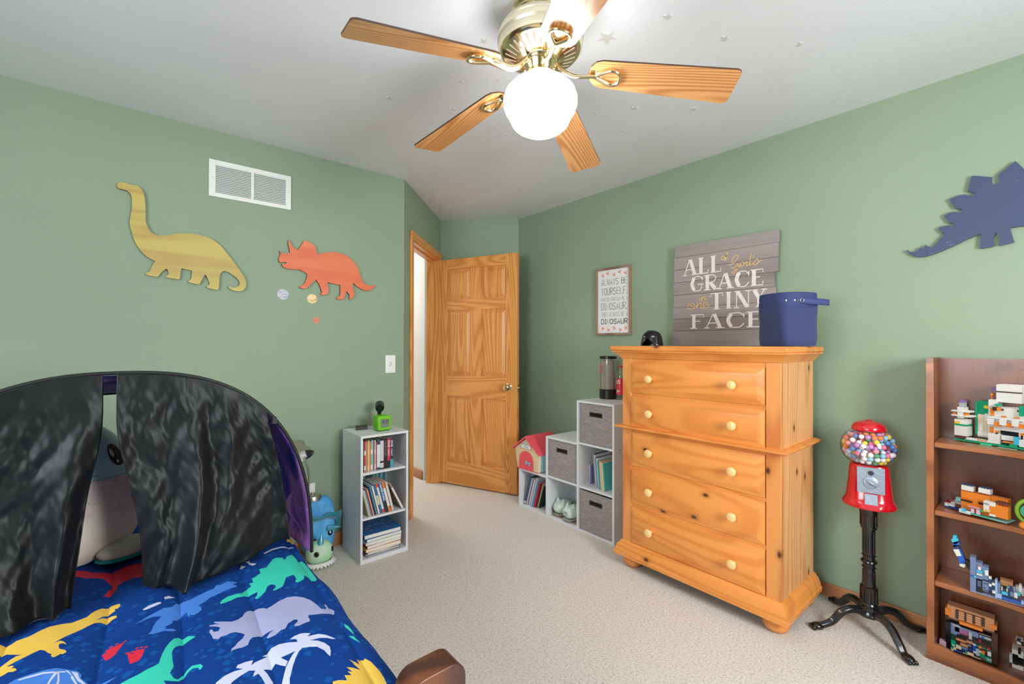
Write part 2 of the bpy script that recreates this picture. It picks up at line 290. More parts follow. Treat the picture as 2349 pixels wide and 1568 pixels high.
# DATA
# outlines measured in millimetres on their own wall, bed or model front
DATA = {
 'BRACH': [
  '-89,2046 -84,2057 -72,2065 -56,2063 -35,2059 -12,2060 1,2048 10,2031 15,2007 18,1970 19,1926 19,1891 24,1873 31,1852 44,1835 61,1826 81,1826 112,1835 143,1846 180,1854 212,1858 245,1857 284,1848 307,1836 330,1818 350,1795 374,1763 395,1734 413,1708 435,1675 450,1649 458,1621 455,1596 443,1577 426,1569 402,1570 384,1577 372,1586 371,1594 379,1591 399,1588 417,1596 426,1609 424,1625 413,1641 392,1658 372,1672 351,1677 336,1665 331,1647 330,1620 329,1592 326,1573 320,1569 297,1572 275,1578 273,1585 282,1593 287,1601 281,1618 273,1638 266,1648 260,1637 252,1619 243,1597 238,1592 213,1595 193,1600 192,1605 202,1614 206,1621 208,1648 209,1662 186,1666 164,1670 160,1647 158,1617 153,1610 128,1613 100,1616 100,1622 108,1630 112,1637 109,1652 102,1661 92,1652 80,1638 70,1619 65,1615 42,1617 20,1622 20,1629 30,1635 36,1641 42,1660 49,1680 57,1695 42,1701 22,1714 0,1740 -17,1769 -29,1804 -37,1840 -42,1871 -39,1902 -34,1940 -33,1978 -35,2003 -41,2017 -53,2027 -70,2029 -82,2030 -89,2037',
 ],
 'TRICE': [
  '626,1825 632,1819 636,1813 660,1812 684,1821 681,1840 674,1869 675,1898 680,1893 688,1873 702,1855 726,1842 740,1864 754,1889 764,1905 783,1905 798,1897 812,1892 824,1880 833,1861 841,1831 872,1843 910,1855 949,1860 989,1856 1025,1843 1058,1820 1083,1793 1101,1758 1112,1717 1123,1693 1138,1676 1159,1667 1185,1669 1214,1676 1207,1663 1185,1640 1160,1630 1125,1634 1087,1653 1063,1675 1058,1659 1063,1638 1071,1610 1069,1590 1051,1568 1038,1565 1037,1579 1038,1596 1030,1607 1016,1617 1014,1602 1006,1573 994,1562 966,1562 952,1568 966,1577 978,1587 980,1624 978,1654 934,1658 900,1665 902,1645 908,1618 904,1594 892,1585 873,1581 857,1585 867,1597 862,1618 851,1645 833,1674 813,1657 792,1632 771,1611 748,1614 732,1621 748,1629 763,1641 775,1669 782,1702 759,1717 734,1726 699,1723 664,1724 647,1731 637,1749 654,1749 665,1757 660,1763 643,1759 629,1755 622,1769 626,1788 632,1804',
 ],
 'STEGO': [
  '402,1711 398,1711 390,1702 376,1697 359,1703 358,1710 353,1716 349,1710 343,1704 339,1715 337,1725 330,1717 318,1709 309,1715 297,1730 282,1750 273,1761 284,1767 295,1792 282,1795 265,1796 253,1788 247,1800 261,1807 277,1841 262,1849 247,1852 227,1841 219,1856 241,1864 261,1908 238,1916 214,1918 191,1904 182,1913 204,1930 193,1988 189,1990 134,1968 134,1937 130,1934 118,1936 113,1946 118,1971 70,2014 48,1976 12,1914 6,1885 0,1872 -36,1862 -55,1816 -47,1791 -73,1774 -100,1747 -114,1713 -82,1713 -45,1727 -54,1654 -26,1653 -17,1720 12,1741 48,1750 85,1749 75,1694 74,1690 108,1682 115,1684 114,1711 117,1727 123,1737 128,1729 131,1711 128,1686 134,1681 165,1679 170,1684 167,1711 164,1739 172,1739 204,1726 251,1702 300,1681 330,1672 353,1671 376,1681 390,1693',
 ],
 'PAT': [
  'y -273,1534 -240,1520 -228,1510 -221,1509 -214,1515 -194,1510 -176,1521 -163,1528 -142,1526 -124,1521 -112,1527 -98,1534 -92,1548 -83,1560 -72,1568 -64,1565 -56,1573 -48,1568 -37,1561 -36,1548 -41,1540 -47,1545 -45,1534 -58,1528 -69,1524 -79,1507 -69,1515 -58,1517 -48,1511 -42,1504 -41,1492 -50,1491 -56,1483 -64,1484 -70,1491 -81,1493 -91,1486 -105,1474 -116,1467 -128,1459 -147,1439 -136,1443 -130,1436 -126,1427 -124,1420 -131,1429 -136,1430 -137,1421 -134,1408 -124,1397 -121,1386 -127,1381 -130,1385 -137,1378 -141,1377 -145,1385 -145,1393 -151,1401 -157,1416 -166,1429 -176,1425 -188,1417 -201,1411 -213,1406 -203,1398 -200,1392 -203,1388 -197,1382 -193,1372 -198,1370 -206,1377 -212,1373 -231,1375 -250,1410 -238,1419 -224,1418 -211,1430 -203,1435 -194,1432 -209,1447 -222,1466 -232,1473 -266,1494',
  'r -176,1874 -138,1847 -122,1832 -106,1812 -82,1797 -64,1790 -48,1792 -25,1801 6,1792 60,1768 83,1700 57,1673 6,1686 -12,1693 -34,1690 -45,1678 -47,1652 -54,1638 -58,1632 -75,1636 -71,1639 -67,1656 -64,1673 -59,1682 -56,1698 -66,1724 -76,1750 -92,1759 -114,1770 -134,1798 -172,1833',
  'w -195,1604 -183,1610 -169,1611 -160,1601 -152,1576 -155,1570 -165,1573 -178,1581 -193,1588 -217,1577 -226,1585 -218,1589 -203,1589 -195,1596',
  'w -251,1585 -241,1589 -230,1583 -237,1579 -249,1574',
  'w 9,1478 20,1486 37,1490 45,1489 46,1480 30,1472 16,1470 10,1472',
  'w 53,1513 63,1518 76,1504 60,1501 54,1500',
  'b -6,1417 6,1423 19,1433 33,1441 50,1453 67,1450 76,1467 93,1465 111,1459 124,1464 140,1470 159,1474 168,1491 179,1485 193,1498 207,1490 215,1483 215,1476 204,1471 212,1457 211,1451 196,1450 184,1447 169,1439 147,1432 135,1418 119,1407 124,1397 124,1380 115,1371 108,1368 100,1377 96,1370 95,1387 95,1398 85,1395 74,1377 66,1379 63,1365 49,1356 51,1345 64,1339 71,1330 61,1328 48,1337 39,1335 27,1333 18,1340 24,1352 28,1374 34,1394 45,1412 29,1423 15,1421 6,1418',
  'g 164,1387 171,1400 186,1409 207,1408 220,1410 230,1429 243,1431 242,1454 251,1446 252,1474 261,1474 276,1484 278,1513 297,1513 310,1535 324,1558 336,1561 351,1549 349,1533 355,1536 365,1559 384,1575 389,1557 390,1538 390,1520 402,1524 409,1505 410,1469 408,1446 406,1399 403,1371 395,1359 385,1375 384,1391 376,1405 369,1381 356,1370 347,1367 344,1376 351,1392 351,1418 341,1419 329,1417 321,1395 310,1369 296,1361 285,1357 284,1364 293,1373 295,1388 288,1398 277,1396 267,1371 256,1361 245,1354 240,1364 248,1374 251,1388 241,1389 229,1390 217,1390 202,1389 188,1383 173,1380 165,1379',
  'l 130,1289 143,1283 152,1273 141,1293 142,1297 157,1284 175,1270 188,1272 200,1283 205,1296 213,1306 222,1308 237,1300 247,1289 252,1278 265,1283 284,1294 305,1301 324,1296 340,1278 351,1253 358,1223 361,1197 371,1190 375,1200 376,1217 379,1223 383,1219 382,1203 385,1189 388,1175 383,1162 373,1164 355,1171 339,1176 327,1182 324,1175 324,1158 321,1153 312,1153 296,1148 288,1151 288,1158 299,1169 299,1177 293,1181 278,1174 268,1157 259,1159 246,1151 236,1152 230,1154 229,1160 237,1170 248,1174 236,1176 215,1177 203,1177 196,1169 190,1153 180,1151 169,1154 161,1154 157,1150 160,1161 166,1165 174,1176 185,1185 191,1198 185,1208 176,1219 166,1222 156,1219 146,1221 141,1215 132,1224 131,1239 128,1256 130,1267 134,1266 136,1252 145,1247 150,1259 145,1269 131,1284',
  'r -59,1332 -54,1341 -51,1347 -46,1348 -39,1346 -34,1346 -28,1346 -24,1346 -26,1338 -32,1323 -38,1308 -46,1300 -54,1302 -57,1316',
  'r -18,1288 -15,1289 -10,1277 -7,1285 -2,1287 4,1282 12,1279 9,1265 7,1254 2,1242 -6,1241 -13,1242 -15,1260',
  'g -53,1182 -31,1185 -15,1189 0,1190 15,1197 30,1201 34,1204 37,1221 41,1238 47,1259 56,1279 64,1291 73,1292 82,1284 91,1283 97,1272 102,1263 99,1260 90,1259 82,1257 73,1258 65,1253 60,1245 57,1230 57,1201 58,1180 56,1174 51,1159 56,1140 62,1132 70,1143 79,1154 88,1158 102,1148 105,1137 101,1130 97,1132 98,1139 89,1148 82,1146 73,1135 63,1125 56,1128 40,1139 43,1124 46,1096 23,1096 -36,1129',
  'w 267,1110 277,1115 290,1114 300,1109 309,1101 300,1094 311,1092 324,1089 336,1078 345,1061 350,1050 343,1054 335,1065 321,1074 308,1075 300,1078 315,1066 325,1050 330,1031 327,1013 320,995 318,1006 316,1025 307,1046 294,1054 280,1061 270,1052 260,1036 251,1019 244,1002 237,986 230,956 215,969 223,987 231,1006 239,1025 247,1037 257,1051 266,1060 253,1060 237,1061 246,1040 239,1028 231,1040 225,1053 216,1046 202,1051 206,1034 210,1005 210,973 196,985 196,1010 194,1029 191,1044 181,1041 184,1050 188,1057 178,1065 162,1059 147,1050 134,1036 113,1054 121,1068 136,1077 151,1080 169,1078 158,1089 162,1097 176,1098 190,1094 184,1079 192,1084 209,1087 217,1092 208,1095 220,1103 229,1110 244,1109 261,1101 278,1089 278,1101',
  'y 301,920 312,915 324,904 325,922 337,915 334,931 342,924 337,944 347,937 359,923 352,951 356,944 350,965 359,951 363,940 365,961 369,949 369,961 375,948 379,951 382,941 385,933 387,914 389,893 388,871 387,850 372,805 287,876',
  'y 420,1842 433,1806 433,1748 428,1695 413,1670 406,1692 397,1699 411,1743 404,1748',
  'b -201,1326 -190,1334 -168,1334 -146,1333 -131,1328 -116,1313 -106,1303 -96,1293 -89,1275 -89,1261 -77,1237 -63,1223 -47,1219 -32,1217 -45,1212 -61,1212 -70,1215 -82,1221 -114,1230 -175,1280',
  'w -116,1309 -104,1281 -105,1274 -95,1241 -92,1240 -101,1274 -111,1305',
  'w -131,1315 -137,1290 -140,1265 -137,1262 -134,1284 -127,1308',
  'w -127,1308 -124,1276 -125,1252 -122,1249 -121,1273 -124,1303',
  'w -185,1330 -150,1327 -115,1305 -115,1301 -149,1320 -184,1324',
  'w -106,1299 -96,1288 -91,1262 -77,1231 -55,1216 -76,1225 -93,1253',
  'w 255,1594 265,1594 265,1572 279,1557 268,1549 260,1565',
  'w 234,1565 241,1581 250,1561 240,1557',
  'w 310,1623 341,1644 371,1654 407,1644 405,1636 368,1641 339,1632 312,1612',
  'g 387,1104 393,1090 394,1064 391,1043 388,1069 385,1087',
  'g 379,1050 387,1039 391,1005 384,1024',
 ],
 'FORT_O': [
  '2.598 0.241 0.882',
 ],
 'FORT': [
  '0,201,3,8,0,100,gr;0,38,12,18,5,50,mr;-1,38,22,88,8,45,wh;0,18,71,80,6,10,ye;0,39,63,70,6,48,gr;-8,48,120,125,0,55,wh;-8,53,102,107,0,55,wh;10,29,95,139,4,40,wh;-4,6,106,115,4,20,or;30,40,107,117,4,20,or;11,28,137,158,15,20,lg;13,28,158,168,13,24,pu;33,101,10,17,5,20,wh;70,101,14,17,3,4,or;55,87,109,168,50,20,gr;50,56,30,161,45,20,gr;57,89,23,114,45,30,sa;62,73,47,77,42,4,wh;79,90,90,120,42,4,wh;59,91,28,45,38,10,wh;79,94,141,153,35,20,ye;94,192,15,151,30,60,wh;99,110,47,71,26,5,or;117,187,172,240,30,60,wh;118,188,211,215,27,4,br;98,121,153,179,20,50,wh;101,112,116,146,26,5,or;113,125,139,153,10,20,br;125,133,140,153,10,15,or;119,136,158,164,10,20,gr;182,195,127,165,20,10,gr;96,196,107,113,18,20,wh;98,115,83,106,10,12,wh;132,150,85,107,10,12,wh;166,183,86,108,10,12,wh;114,132,78,94,14,10,or;148,166,80,95,14,10,or;183,197,81,96,14,10,or;131,138,140,147,26,4,br;175,188,141,147,26,4,br;136,149,115,121,16,4,or;169,184,116,121,16,4,or;129,178,18,62,28,5,bk;120,129,54,61,8,10,or;121,127,37,53,10,5,bk;188,196,56,63,8,10,or;190,194,40,55,10,5,bk;136,169,28,46,15,10,wh;141,170,19,25,12,10,or;173,186,17,47,4,10,cy;101,133,10,48,8,20,wh;186,199,12,38,8,20,wh;82,114,0,7,-4,10,tg;135,151,3,10,-4,10,gr;165,183,5,19,-4,10,gr;132,185,0,1,-6,4,wh;98,106,195,203,35,12,or;99,103,180,194,38,6,or;97,110,215,224,50,20,pu',
 ],
 'FOX_O': [
  '2.497 0.218 0.606',
 ],
 'FOX': [
  '0,135,13,4,0,70,aq;-5,79,8,90,30,35,or;-4,31,94,112,30,20,wh;-4,31,116,116,30,20,nv;46,80,98,116,30,20,wh;47,80,119,120,30,20,nv;-4,29,59,63,27,4,od;-3,30,51,56,25,4,bk;47,61,61,68,27,4,od;48,61,53,61,25,4,bk;76,125,16,91,40,25,or;83,134,24,69,12,20,or;68,101,61,75,10,20,wh;68,84,35,69,10,20,wh;84,101,23,31,10,4,wh;100,133,77,83,12,20,mr;14,54,38,45,20,12,or;25,60,39,39,4,14,pk;34,43,15,34,4,8,pk;50,60,17,36,4,8,pk;0,34,9,23,2,20,wh;10,21,17,28,-2,10,cy;21,35,23,26,0,6,mr;35,86,13,18,1,12,gr;71,78,37,42,-2,10,ye;85,91,42,46,-2,10,ye;61,70,32,39,0,10,gr',
 ],
 'ICE_O': [
  '2.560 0.267 0.606',
 ],
 'ICE': [
  '-1,50,4,5,0,35,bl;0,12,7,19,5,20,wh;13,32,10,19,4,20,wh;18,29,20,27,12,20,wh;37,52,14,22,2,16,mr;35,51,26,36,6,12,lg;34,49,37,52,8,16,aq;30,35,27,39,10,10,aq',
 ],
 'CAR_O': [
  '2.676 0.266 0.606',
 ],
 'CAR': [
  '8,42,14,18,0,30,rd;0,17,4,10,0,30,bk;185,212,33,38,0,30,rd;184,210,19,25,2,30,bk;42,184,22,26,0,30,bk',
 ],
 'CITY_O': [
  '2.472 0.184 0.319',
 ],
 'CITY': [
  '0,135,6,7,0,90,lv;-2,14,6,137,10,30,sb;-2,16,62,67,7,5,bl;8,16,62,68,5,4,cy;14,31,58,120,12,30,sb;20,28,97,108,0,12,wh;22,24,107,115,3,6,or;16,31,75,80,4,8,wh;15,31,83,93,8,4,cy;16,31,8,54,10,30,bk;18,27,31,52,8,3,st;31,47,62,111,12,30,sb;31,47,18,56,10,30,sb;32,47,48,47,8,3,bk;32,39,30,32,8,3,bk;32,53,22,20,8,3,bk;38,47,82,101,4,10,wh;34,41,90,101,6,6,cy;48,55,72,81,5,10,wh;47,55,24,71,10,20,nv;48,55,44,53,5,10,wh;56,64,18,66,10,20,nv;56,64,52,60,4,10,wh;57,65,23,32,2,10,wh;64,70,6,75,6,20,lb;70,78,12,64,10,20,sb;76,108,53,72,30,30,ta;80,83,42,55,4,10,cr;93,96,43,54,4,10,cr;80,96,21,48,12,20,nv;80,96,28,39,4,10,cy;96,109,24,57,10,20,nv;94,101,58,61,6,10,cy;102,112,30,46,6,10,sb;108,116,43,59,20,20,lv;115,123,42,67,20,20,lg;123,130,43,75,20,20,wh;130,135,37,66,20,20,lg;112,120,29,47,3,10,wh;118,127,38,50,8,10,cy;81,129,12,20,2,10,bl;65,81,11,27,2,10,lb;129,135,14,27,0,10,lb',
 ],
 'ARM': [
  'wh -51,141 -35,147 -27,123 -41,117',
  'bl -39,117 -26,123 -17,97 -33,90',
  'nv -50,159 -35,162 -32,148 -35,147 -51,141',
  'bl -35,148 -31,152 -17,110 -18,99 -26,124',
  'cy -57,177 -52,184 -51,196 -41,200 -41,189 -36,185 -36,174 -44,163 -50,165 -54,170',
  'bl -53,167 -36,179 -31,168 -35,160 -50,151',
  'wh -33,90 -17,94 -16,89 -20,78 -24,80 -33,82',
  'bk -17,108 -11,112 -4,104 -4,75 -14,86',
 ],
 'HUT_O': [
  '2.565 0.265 0.020',
 ],
 'HUT': [
  '-1,147,8,109,10,60,br;1,148,129,125,0,20,br;132,147,14,132,-2,20,br;0,16,2,114,-1,10,bk;14,41,69,113,8,4,sb;28,95,84,108,8,4,sb;22,45,104,110,6,4,lg;41,66,84,96,4,6,mg;54,66,91,101,2,6,mg;68,77,74,102,4,6,lg;34,60,66,76,6,4,bk;77,128,77,88,6,4,bk;97,128,111,112,4,4,lg;98,130,96,104,4,4,lg;103,111,94,103,2,4,bl;14,31,20,68,6,6,dg;17,30,28,44,2,8,gr;19,28,23,29,0,6,aq;30,60,51,58,6,6,ta;44,66,38,46,0,8,ta;61,80,56,64,4,6,ta;31,47,19,31,2,8,sa;48,65,27,34,0,8,sb;66,75,45,51,3,4,sb;16,24,4,15,0,8,tg;24,32,10,19,0,8,cr;17,25,4,10,-2,8,cr;26,48,7,9,-2,8,bl;48,66,20,23,-1,8,bl;66,79,28,39,0,6,nv;80,88,32,58,-2,8,bl;80,88,58,62,-2,8,wh;81,90,29,35,-4,6,wh;88,99,22,47,-1,8,lg;96,104,55,62,-2,8,or;82,128,59,67,4,4,dg;89,130,57,53,1,6,tg;100,130,43,47,2,6,mr;105,113,36,48,-4,8,or;120,130,37,53,-2,6,wh;97,105,39,44,-3,6,cr;120,128,63,69,-4,8,rd;96,102,78,85,0,6,rd;108,116,62,70,-1,6,mr;51,65,10,12,-3,8,cr;64,82,13,22,-4,8,cr;58,64,12,21,-4,6,gr;76,102,11,12,-3,8,sa;100,111,27,37,-4,8,gr;101,131,11,29,0,6,gr;103,115,14,21,-3,6,mr;118,131,18,26,-2,6,lg;5,138,127,181,12,50,ta;-1,15,139,167,8,50,or;0,9,122,138,6,50,br;127,145,144,159,6,50,or;42,107,125,136,-6,12,or;30,39,137,171,8,4,br;54,62,138,173,8,4,br;78,87,140,174,8,4,br;103,112,141,175,8,4,br;30,110,172,171,10,3,br;39,55,165,170,6,4,pt;39,55,156,162,6,4,pt;39,55,148,153,6,4,pt;39,55,139,145,6,4,pt;62,78,165,170,6,4,pt;62,78,156,162,6,4,pt;62,78,148,153,6,4,pt;62,78,139,145,6,4,pt;86,101,165,171,6,4,pt;86,101,157,162,6,4,pt;86,101,149,154,6,4,pt;86,101,140,146,6,4,pt',
 ],
 'PANDA_O': [
  '2.622 0.083 0.020',
 ],
 'PANDA': [
  '0,30,47,71,0,60,wh;2,16,15,54,-3,50,bk;16,30,20,42,-3,50,bk;0,30,-2,16,-1,60,wh;-7,1,11,41,10,20,wh;16,23,61,78,-3,20,bk;10,29,115,117,-4,30,wh;13,23,112,119,-6,10,bk;13,31,99,107,-4,30,wh;24,31,99,110,-6,10,bk',
 ],
}
# ---------------------------------------------------------------- the setting
RX, LY, CH = 2.699, 2.896, 2.44
AX, AY = 1.4275, 2.896; BX, BY = 2.168, 3.6365; CX, CY = 2.699, 3.1335
def wallmat():
    t = NT('green_wall_paint'); v = t.coord()
    n = t.noise(v, 1.3, 3)
    t.link(t.ramp(n, [(0.3, lin((137, 156, 130))), (0.7, lin((143, 162, 136)))]), t.b.inputs['Base Color'])
    t.b.inputs['Roughness'].default_value = 0.55; t.b.inputs['Specular IOR Level'].default_value = 0.35
    t.bump(t.noise(v, 170, 3, 0.6), 0.22, 0.004); return t.m
def ceilmat():
    t = NT('ceiling_paint'); v = t.coord()
    t.link(t.ramp(t.noise(v, 2, 3), [(0.3, lin((217, 219, 224))), (0.7, lin((221, 223, 229)))]), t.b.inputs['Base Color'])
    t.b.inputs['Roughness'].default_value = 0.7; t.bump(t.noise(v, 90, 4, 0.6), 0.2, 0.004); return t.m
def carpetmat():
    t = NT('beige_carpet'); v = t.coord()
    n1 = t.noise(v, 105, 5, 0.85); n2 = t.noise(v, 3.0, 3, 0.6); n3 = t.noise(v, 60, 3, 0.7)
    c = t.ramp(n1, [(0.28, lin((112, 104, 94))), (0.5, lin((222, 214, 202))), (0.72, lin((246, 241, 232)))])
    c = t.mix(t.math('MULTIPLY', n2, 0.35), c, lin((206, 198, 184)))
    t.link(c, t.b.inputs['Base Color']); t.b.inputs['Roughness'].default_value = 0.95; t.b.inputs['Specular IOR Level'].default_value = 0.1
    t.b.inputs['Sheen Weight'].default_value = 0.2
    h = t.math('ADD', n1, t.math('MULTIPLY', n3, 0.8)); t.bump(h, 0.6, 0.006); return t.m
WALL, CEIL, CARPET = wallmat(), ceilmat(), carpetmat()
HALLW = pm('hall_white_paint', (226, 224, 218), 0.6, bump=0.1, bs=150)
OAKV = wood('oak_vertical', (232, 164, 90), (206, 134, 64), 'z', 1.0, 42, rough=0.36, fiber=0.5, streak=0.10, low=2.2, sharp=1.6)
OAKH = wood('oak_horizontal', (232, 164, 90), (206, 134, 64), 'x', 1.0, 42, rough=0.36, fiber=0.5, streak=0.10, low=2.2, sharp=1.6)
OAKBASE = wood('oak_baseboard', (198, 138, 92), (162, 104, 64), 'x', 1.0, 6, rough=0.45)
OAKBASEY = wood('oak_baseboard_long', (198, 138, 92), (162, 104, 64), 'y', 1.0, 24, rough=0.45)
BRASS = pm('polished_brass', (232, 210, 164), 0.16, 1.0); NICKEL = pm('satin_nickel', (205, 195, 180), 0.28, 1.0)
CHROME = pm('chrome', (215, 215, 218), 0.12, 1.0); WHITE = pm('white_laminate', (222, 224, 228), 0.42); WHITEP = pm('white_plastic', (232, 232, 230), 0.4)
BLACKP = pm('black_plastic', (18, 18, 20), 0.35); DARK = pm('dark_void', (8, 8, 8), 0.8)
struct('floor', MB().box(-1.8, 3.2, -1.4, 6.1, -0.05, 0), CARPET)
struct('ceiling', MB().box(-1.8, 3.2, -1.4, 6.1, CH, CH+0.05), CEIL)
struct('wall_left', MB().box(-1.8, AX, LY, LY+0.11, 0, CH), WALL)
struct('wall_right', MB().box(RX, RX+0.1, -1.4, CY, 0, CH), WALL)
def q2(p): return p[0]
# wall behind the door (the short diagonal) and the diagonal wall holding the doorway
d2 = Vector((CX-BX, CY-BY, 0)); 
struct('wall_alcove', MB().prism([(BX, BY, 0), (CX+0.0, CY, 0), (CX+0.1, CY+0.1, 0), (BX+0.08, BY+0.08, 0)], (0, 0, CH)), WALL)
K = 0.70711
def dw(s, w, z): return Vector((AX+K*s-K*w, AY+K*s+K*w, z))       # s along the doorway wall, w away from the room
def dbox(mb, s0, s1, w0, w1, z0, z1):
    P = [dw(s0, w0, z0), dw(s1, w0, z0), dw(s1, w1, z0), dw(s0, w1, z0)]
    return mb.prism(P, (0, 0, z1-z0))
S0, S1, DH = 0.175, 0.972, 2.062
mb = MB(); dbox(mb, 0, S0, 0, 0.11, 0, CH); dbox(mb, S1, 1.047, 0, 0.11, 0, CH); dbox(mb, S0, S1, 0, 0.11, DH, CH)
struct('wall_doorway', mb, [WALL])
mb = MB(); dbox(mb, S0-0.05, S0+0.004, -0.017, 0, 0, DH+0.05); dbox(mb, S0-0.05, S0+0.004, 0.11, 0.125, 0, DH+0.05)
struct('trim_1', mb, OAKV, bev=0.004)
mb = MB(); dbox(mb, S1-0.004, S1+0.055, -0.017, 0, 0, DH+0.05); struct('trim_2', mb, OAKV, bev=0.004)
mb = MB(); dbox(mb, S0-0.05, S1+0.055, -0.0175, 0, DH-0.004, DH+0.055); struct('trim_3', mb, OAKH, bev=0.004)
mb = MB(); dbox(mb, S0-0.001, S0+0.012, -0.002, 0.112, 0, DH); dbox(mb, S1-0.012, S1+0.001, -0.002, 0.112, 0, DH)
dbox(mb, S0+0.012, S0+0.022, 0.04, 0.075, 0, DH-0.012); dbox(mb, S1-0.022, S1-0.012, 0.04, 0.075, 0, DH-0.012)
struct('trim_4', mb, OAKV, bev=0.002)
mb = MB(); dbox(mb, S0, S1, -0.002, 0.112, DH-0.014, DH); dbox(mb, S0, S1, 0.04, 0.075, DH-0.026, DH-0.014); struct('trim_5', mb, OAKH, bev=0.002)
# hallway beyond the door
struct('wall_hall_right', MB().box(2.052, 2.15, 3.735, 6.1, 0, CH), HALLW)
struct('wall_hall_far', MB().box(-0.2, 2.052, 6.0, 6.1, 0, CH), HALLW)
struct('wall_hall_left', MB().box(-0.3, -0.2, 3.006, 6.1, 0, CH), HALLW)
m_ = MB(); dbox(m_, 0.03, S0-0.05, 0.1105, 0.114, 0, CH); dbox(m_, S1+0.0, 1.06, 0.1105, 0.114, 0, CH); dbox(m_, S0-0.05, S1, 0.1105, 0.114, DH+0.05, CH); struct('wall_hall_doorway', m_, HALLW)
struct('baseboard_hall', MB().box(2.038, 2.052, 3.76, 6.0, 0, 0.085), OAKBASEY, bev=0.004)
# walls and windows behind the camera
def winwall(name, axis, c, a0, a1, w0, w1, z0, z1, th, idx):
    mb = MB()
    def bx(p0, p1, q0, q1): (mb.box(p0, p1, min(c, c+th), max(c, c+th), q0, q1) if axis == 'y' else mb.box(min(c, c+th), max(c, c+th), p0, p1, q0, q1))
    bx(a0, w0, 0, CH); bx(w1, a1, 0, CH); bx(w0, w1, 0, z0); bx(w0, w1, z1, CH)
    struct(name, mb, WALL)
    fr = MB()
    def fb(p0, p1, q0, q1, d0, d1):
        lo, hi = sorted((c+d0*th, c+d1*th)); (fr.box(p0, p1, lo, hi, q0, q1) if axis == 'y' else fr.box(lo, hi, p0, p1, q0, q1))
    for p0, p1, q0, q1 in ((w0, w1, z0, z0+0.05), (w0, w1, z1-0.05, z1), (w0, w0+0.05, z0, z1), (w1-0.05, w1, z0, z1), ((w0+w1)/2-0.02, (w0+w1)/2+0.02, z0, z1), (w0, w1, (z0+z1)/2-0.02, (z0+z1)/2+0.02)):
        fb(p0, p1, q0, q1, 0.35, 0.75)
    struct('window_%d' % idx, fr, WHITEP)
winwall('wall_back', 'y', -1.3, -1.8, 2.8, 0.65, 2.05, 0.88, 2.12, -0.1, 1)
winwall('wall_far_left', 'x', -1.7, -1.4, 3.0, -0.2, 1.4, 0.88, 2.12, -0.1, 2)  # the window in this side wall is added to hold the fill light
# baseboards
struct('baseboard_right', MB().box(RX-0.013, RX, -1.3, CY-0.01, 0, 0.066), OAKBASEY, bev=0.004)
struct('baseboard_left', MB().box(-1.7, AX-0.0, LY-0.013, LY, 0, 0.08), OAKBASE, bev=0.004)
mb = MB(); dbox(mb, 0.0, S0-0.05, -0.013, 0, 0, 0.08); struct('baseboard_doorway', mb, OAKBASE)
# ---------------------------------------------------------------- the open six-panel door
Hx, Hy = 2.1135, 3.6045; du = Vector((0.387, -0.922, 0)); DW = 0.828
door = bpy.data.objects.new('door_1', None); COL.objects.link(door); door.location = (Hx, Hy, 0.012)
door.rotation_euler = (0, 0, math.atan2(du.y, du.x)); door['kind'] = 'structure'; WL[door.name] = Vector((0, 0, 0))
DT, DH2 = 0.035, 2.038
zs = [0.0, 0.205, 0.79, 0.985, 1.573, 1.667, 1.945, DH2]
for nm, x0, x1 in (('hinge_stile', 0, 0.112), ('lock_stile', 0.718, DW)):
    part('stile', MB().box(x0, x1, 0, DT, 0, DH2), OAKV, door, bev=0.0015, local=True)
for i in (0, 2, 4, 6): part('rail', MB().box(0.112, 0.718, 0.0004, DT-0.0004, zs[i], zs[i+1]), OAKH, door, bev=0.0015, local=True)
for i in (1, 3, 5): part('mullion', MB().box(0.359, 0.471, 0.0004, DT-0.0004, zs[i], zs[i+1]), OAKV, door, bev=0.0015, local=True)
for i in (1, 3, 5):
    for a, b in ((0.112, 0.359), (0.471, 0.718)):
        m = MB()
        m.raised(lambda u, v, w: (u, 0.018-w, v), a, b, zs[i], zs[i+1], 0, 0.004, 0.014, 0.028, 0.012)
        m.raised(lambda u, v, w: (u, 0.017+w, v), a, b, zs[i], zs[i+1], 0, 0.004, 0.014, 0.028, 0.012)
        part('panel', m, OAKV, door, local=True)
kb = MB().lathe([(0.033, 0), (0.033, 0.004), (0.026, 0.009), (0.012, 0.012), (0.011, 0.03), (0.02, 0.036), (0.028, 0.045), (0.029, 0.054), (0.024, 0.064), (0.012, 0.068), (0, 0.068)], (0.752, 0, 0.9), 28, Matrix.Rotation(pi/2, 3, 'X'))
part('door_knob', kb, BRASS, door, smooth=30, local=True)
part('latch_plate', MB().box(DW, DW+0.003, 0.006, 0.029, 0.865, 0.925), BRASS, door, local=True)
part('latch_bolt', MB().cyl((DW+0.002, 0.0175, 0.9), (DW+0.014, 0.0175, 0.9), 0.008, 0.005, 10), BRASS, door, smooth=40, local=True)
for z in (0.27, 1.02, 1.78):
    m = MB().cyl((-0.007, -0.006, z), (-0.007, -0.006, z+0.09), 0.0065, n=12); m.ball((-0.007, -0.006, z+0.094), 0.006, nu=10, nv=6); m.ball((-0.007, -0.006, z-0.003), 0.006, nu=10, nv=6); m.box(-0.01, 0.025, -0.0015, 0, z, z+0.09)
    part('hinge', m, NICKEL, door, smooth=40, local=True)
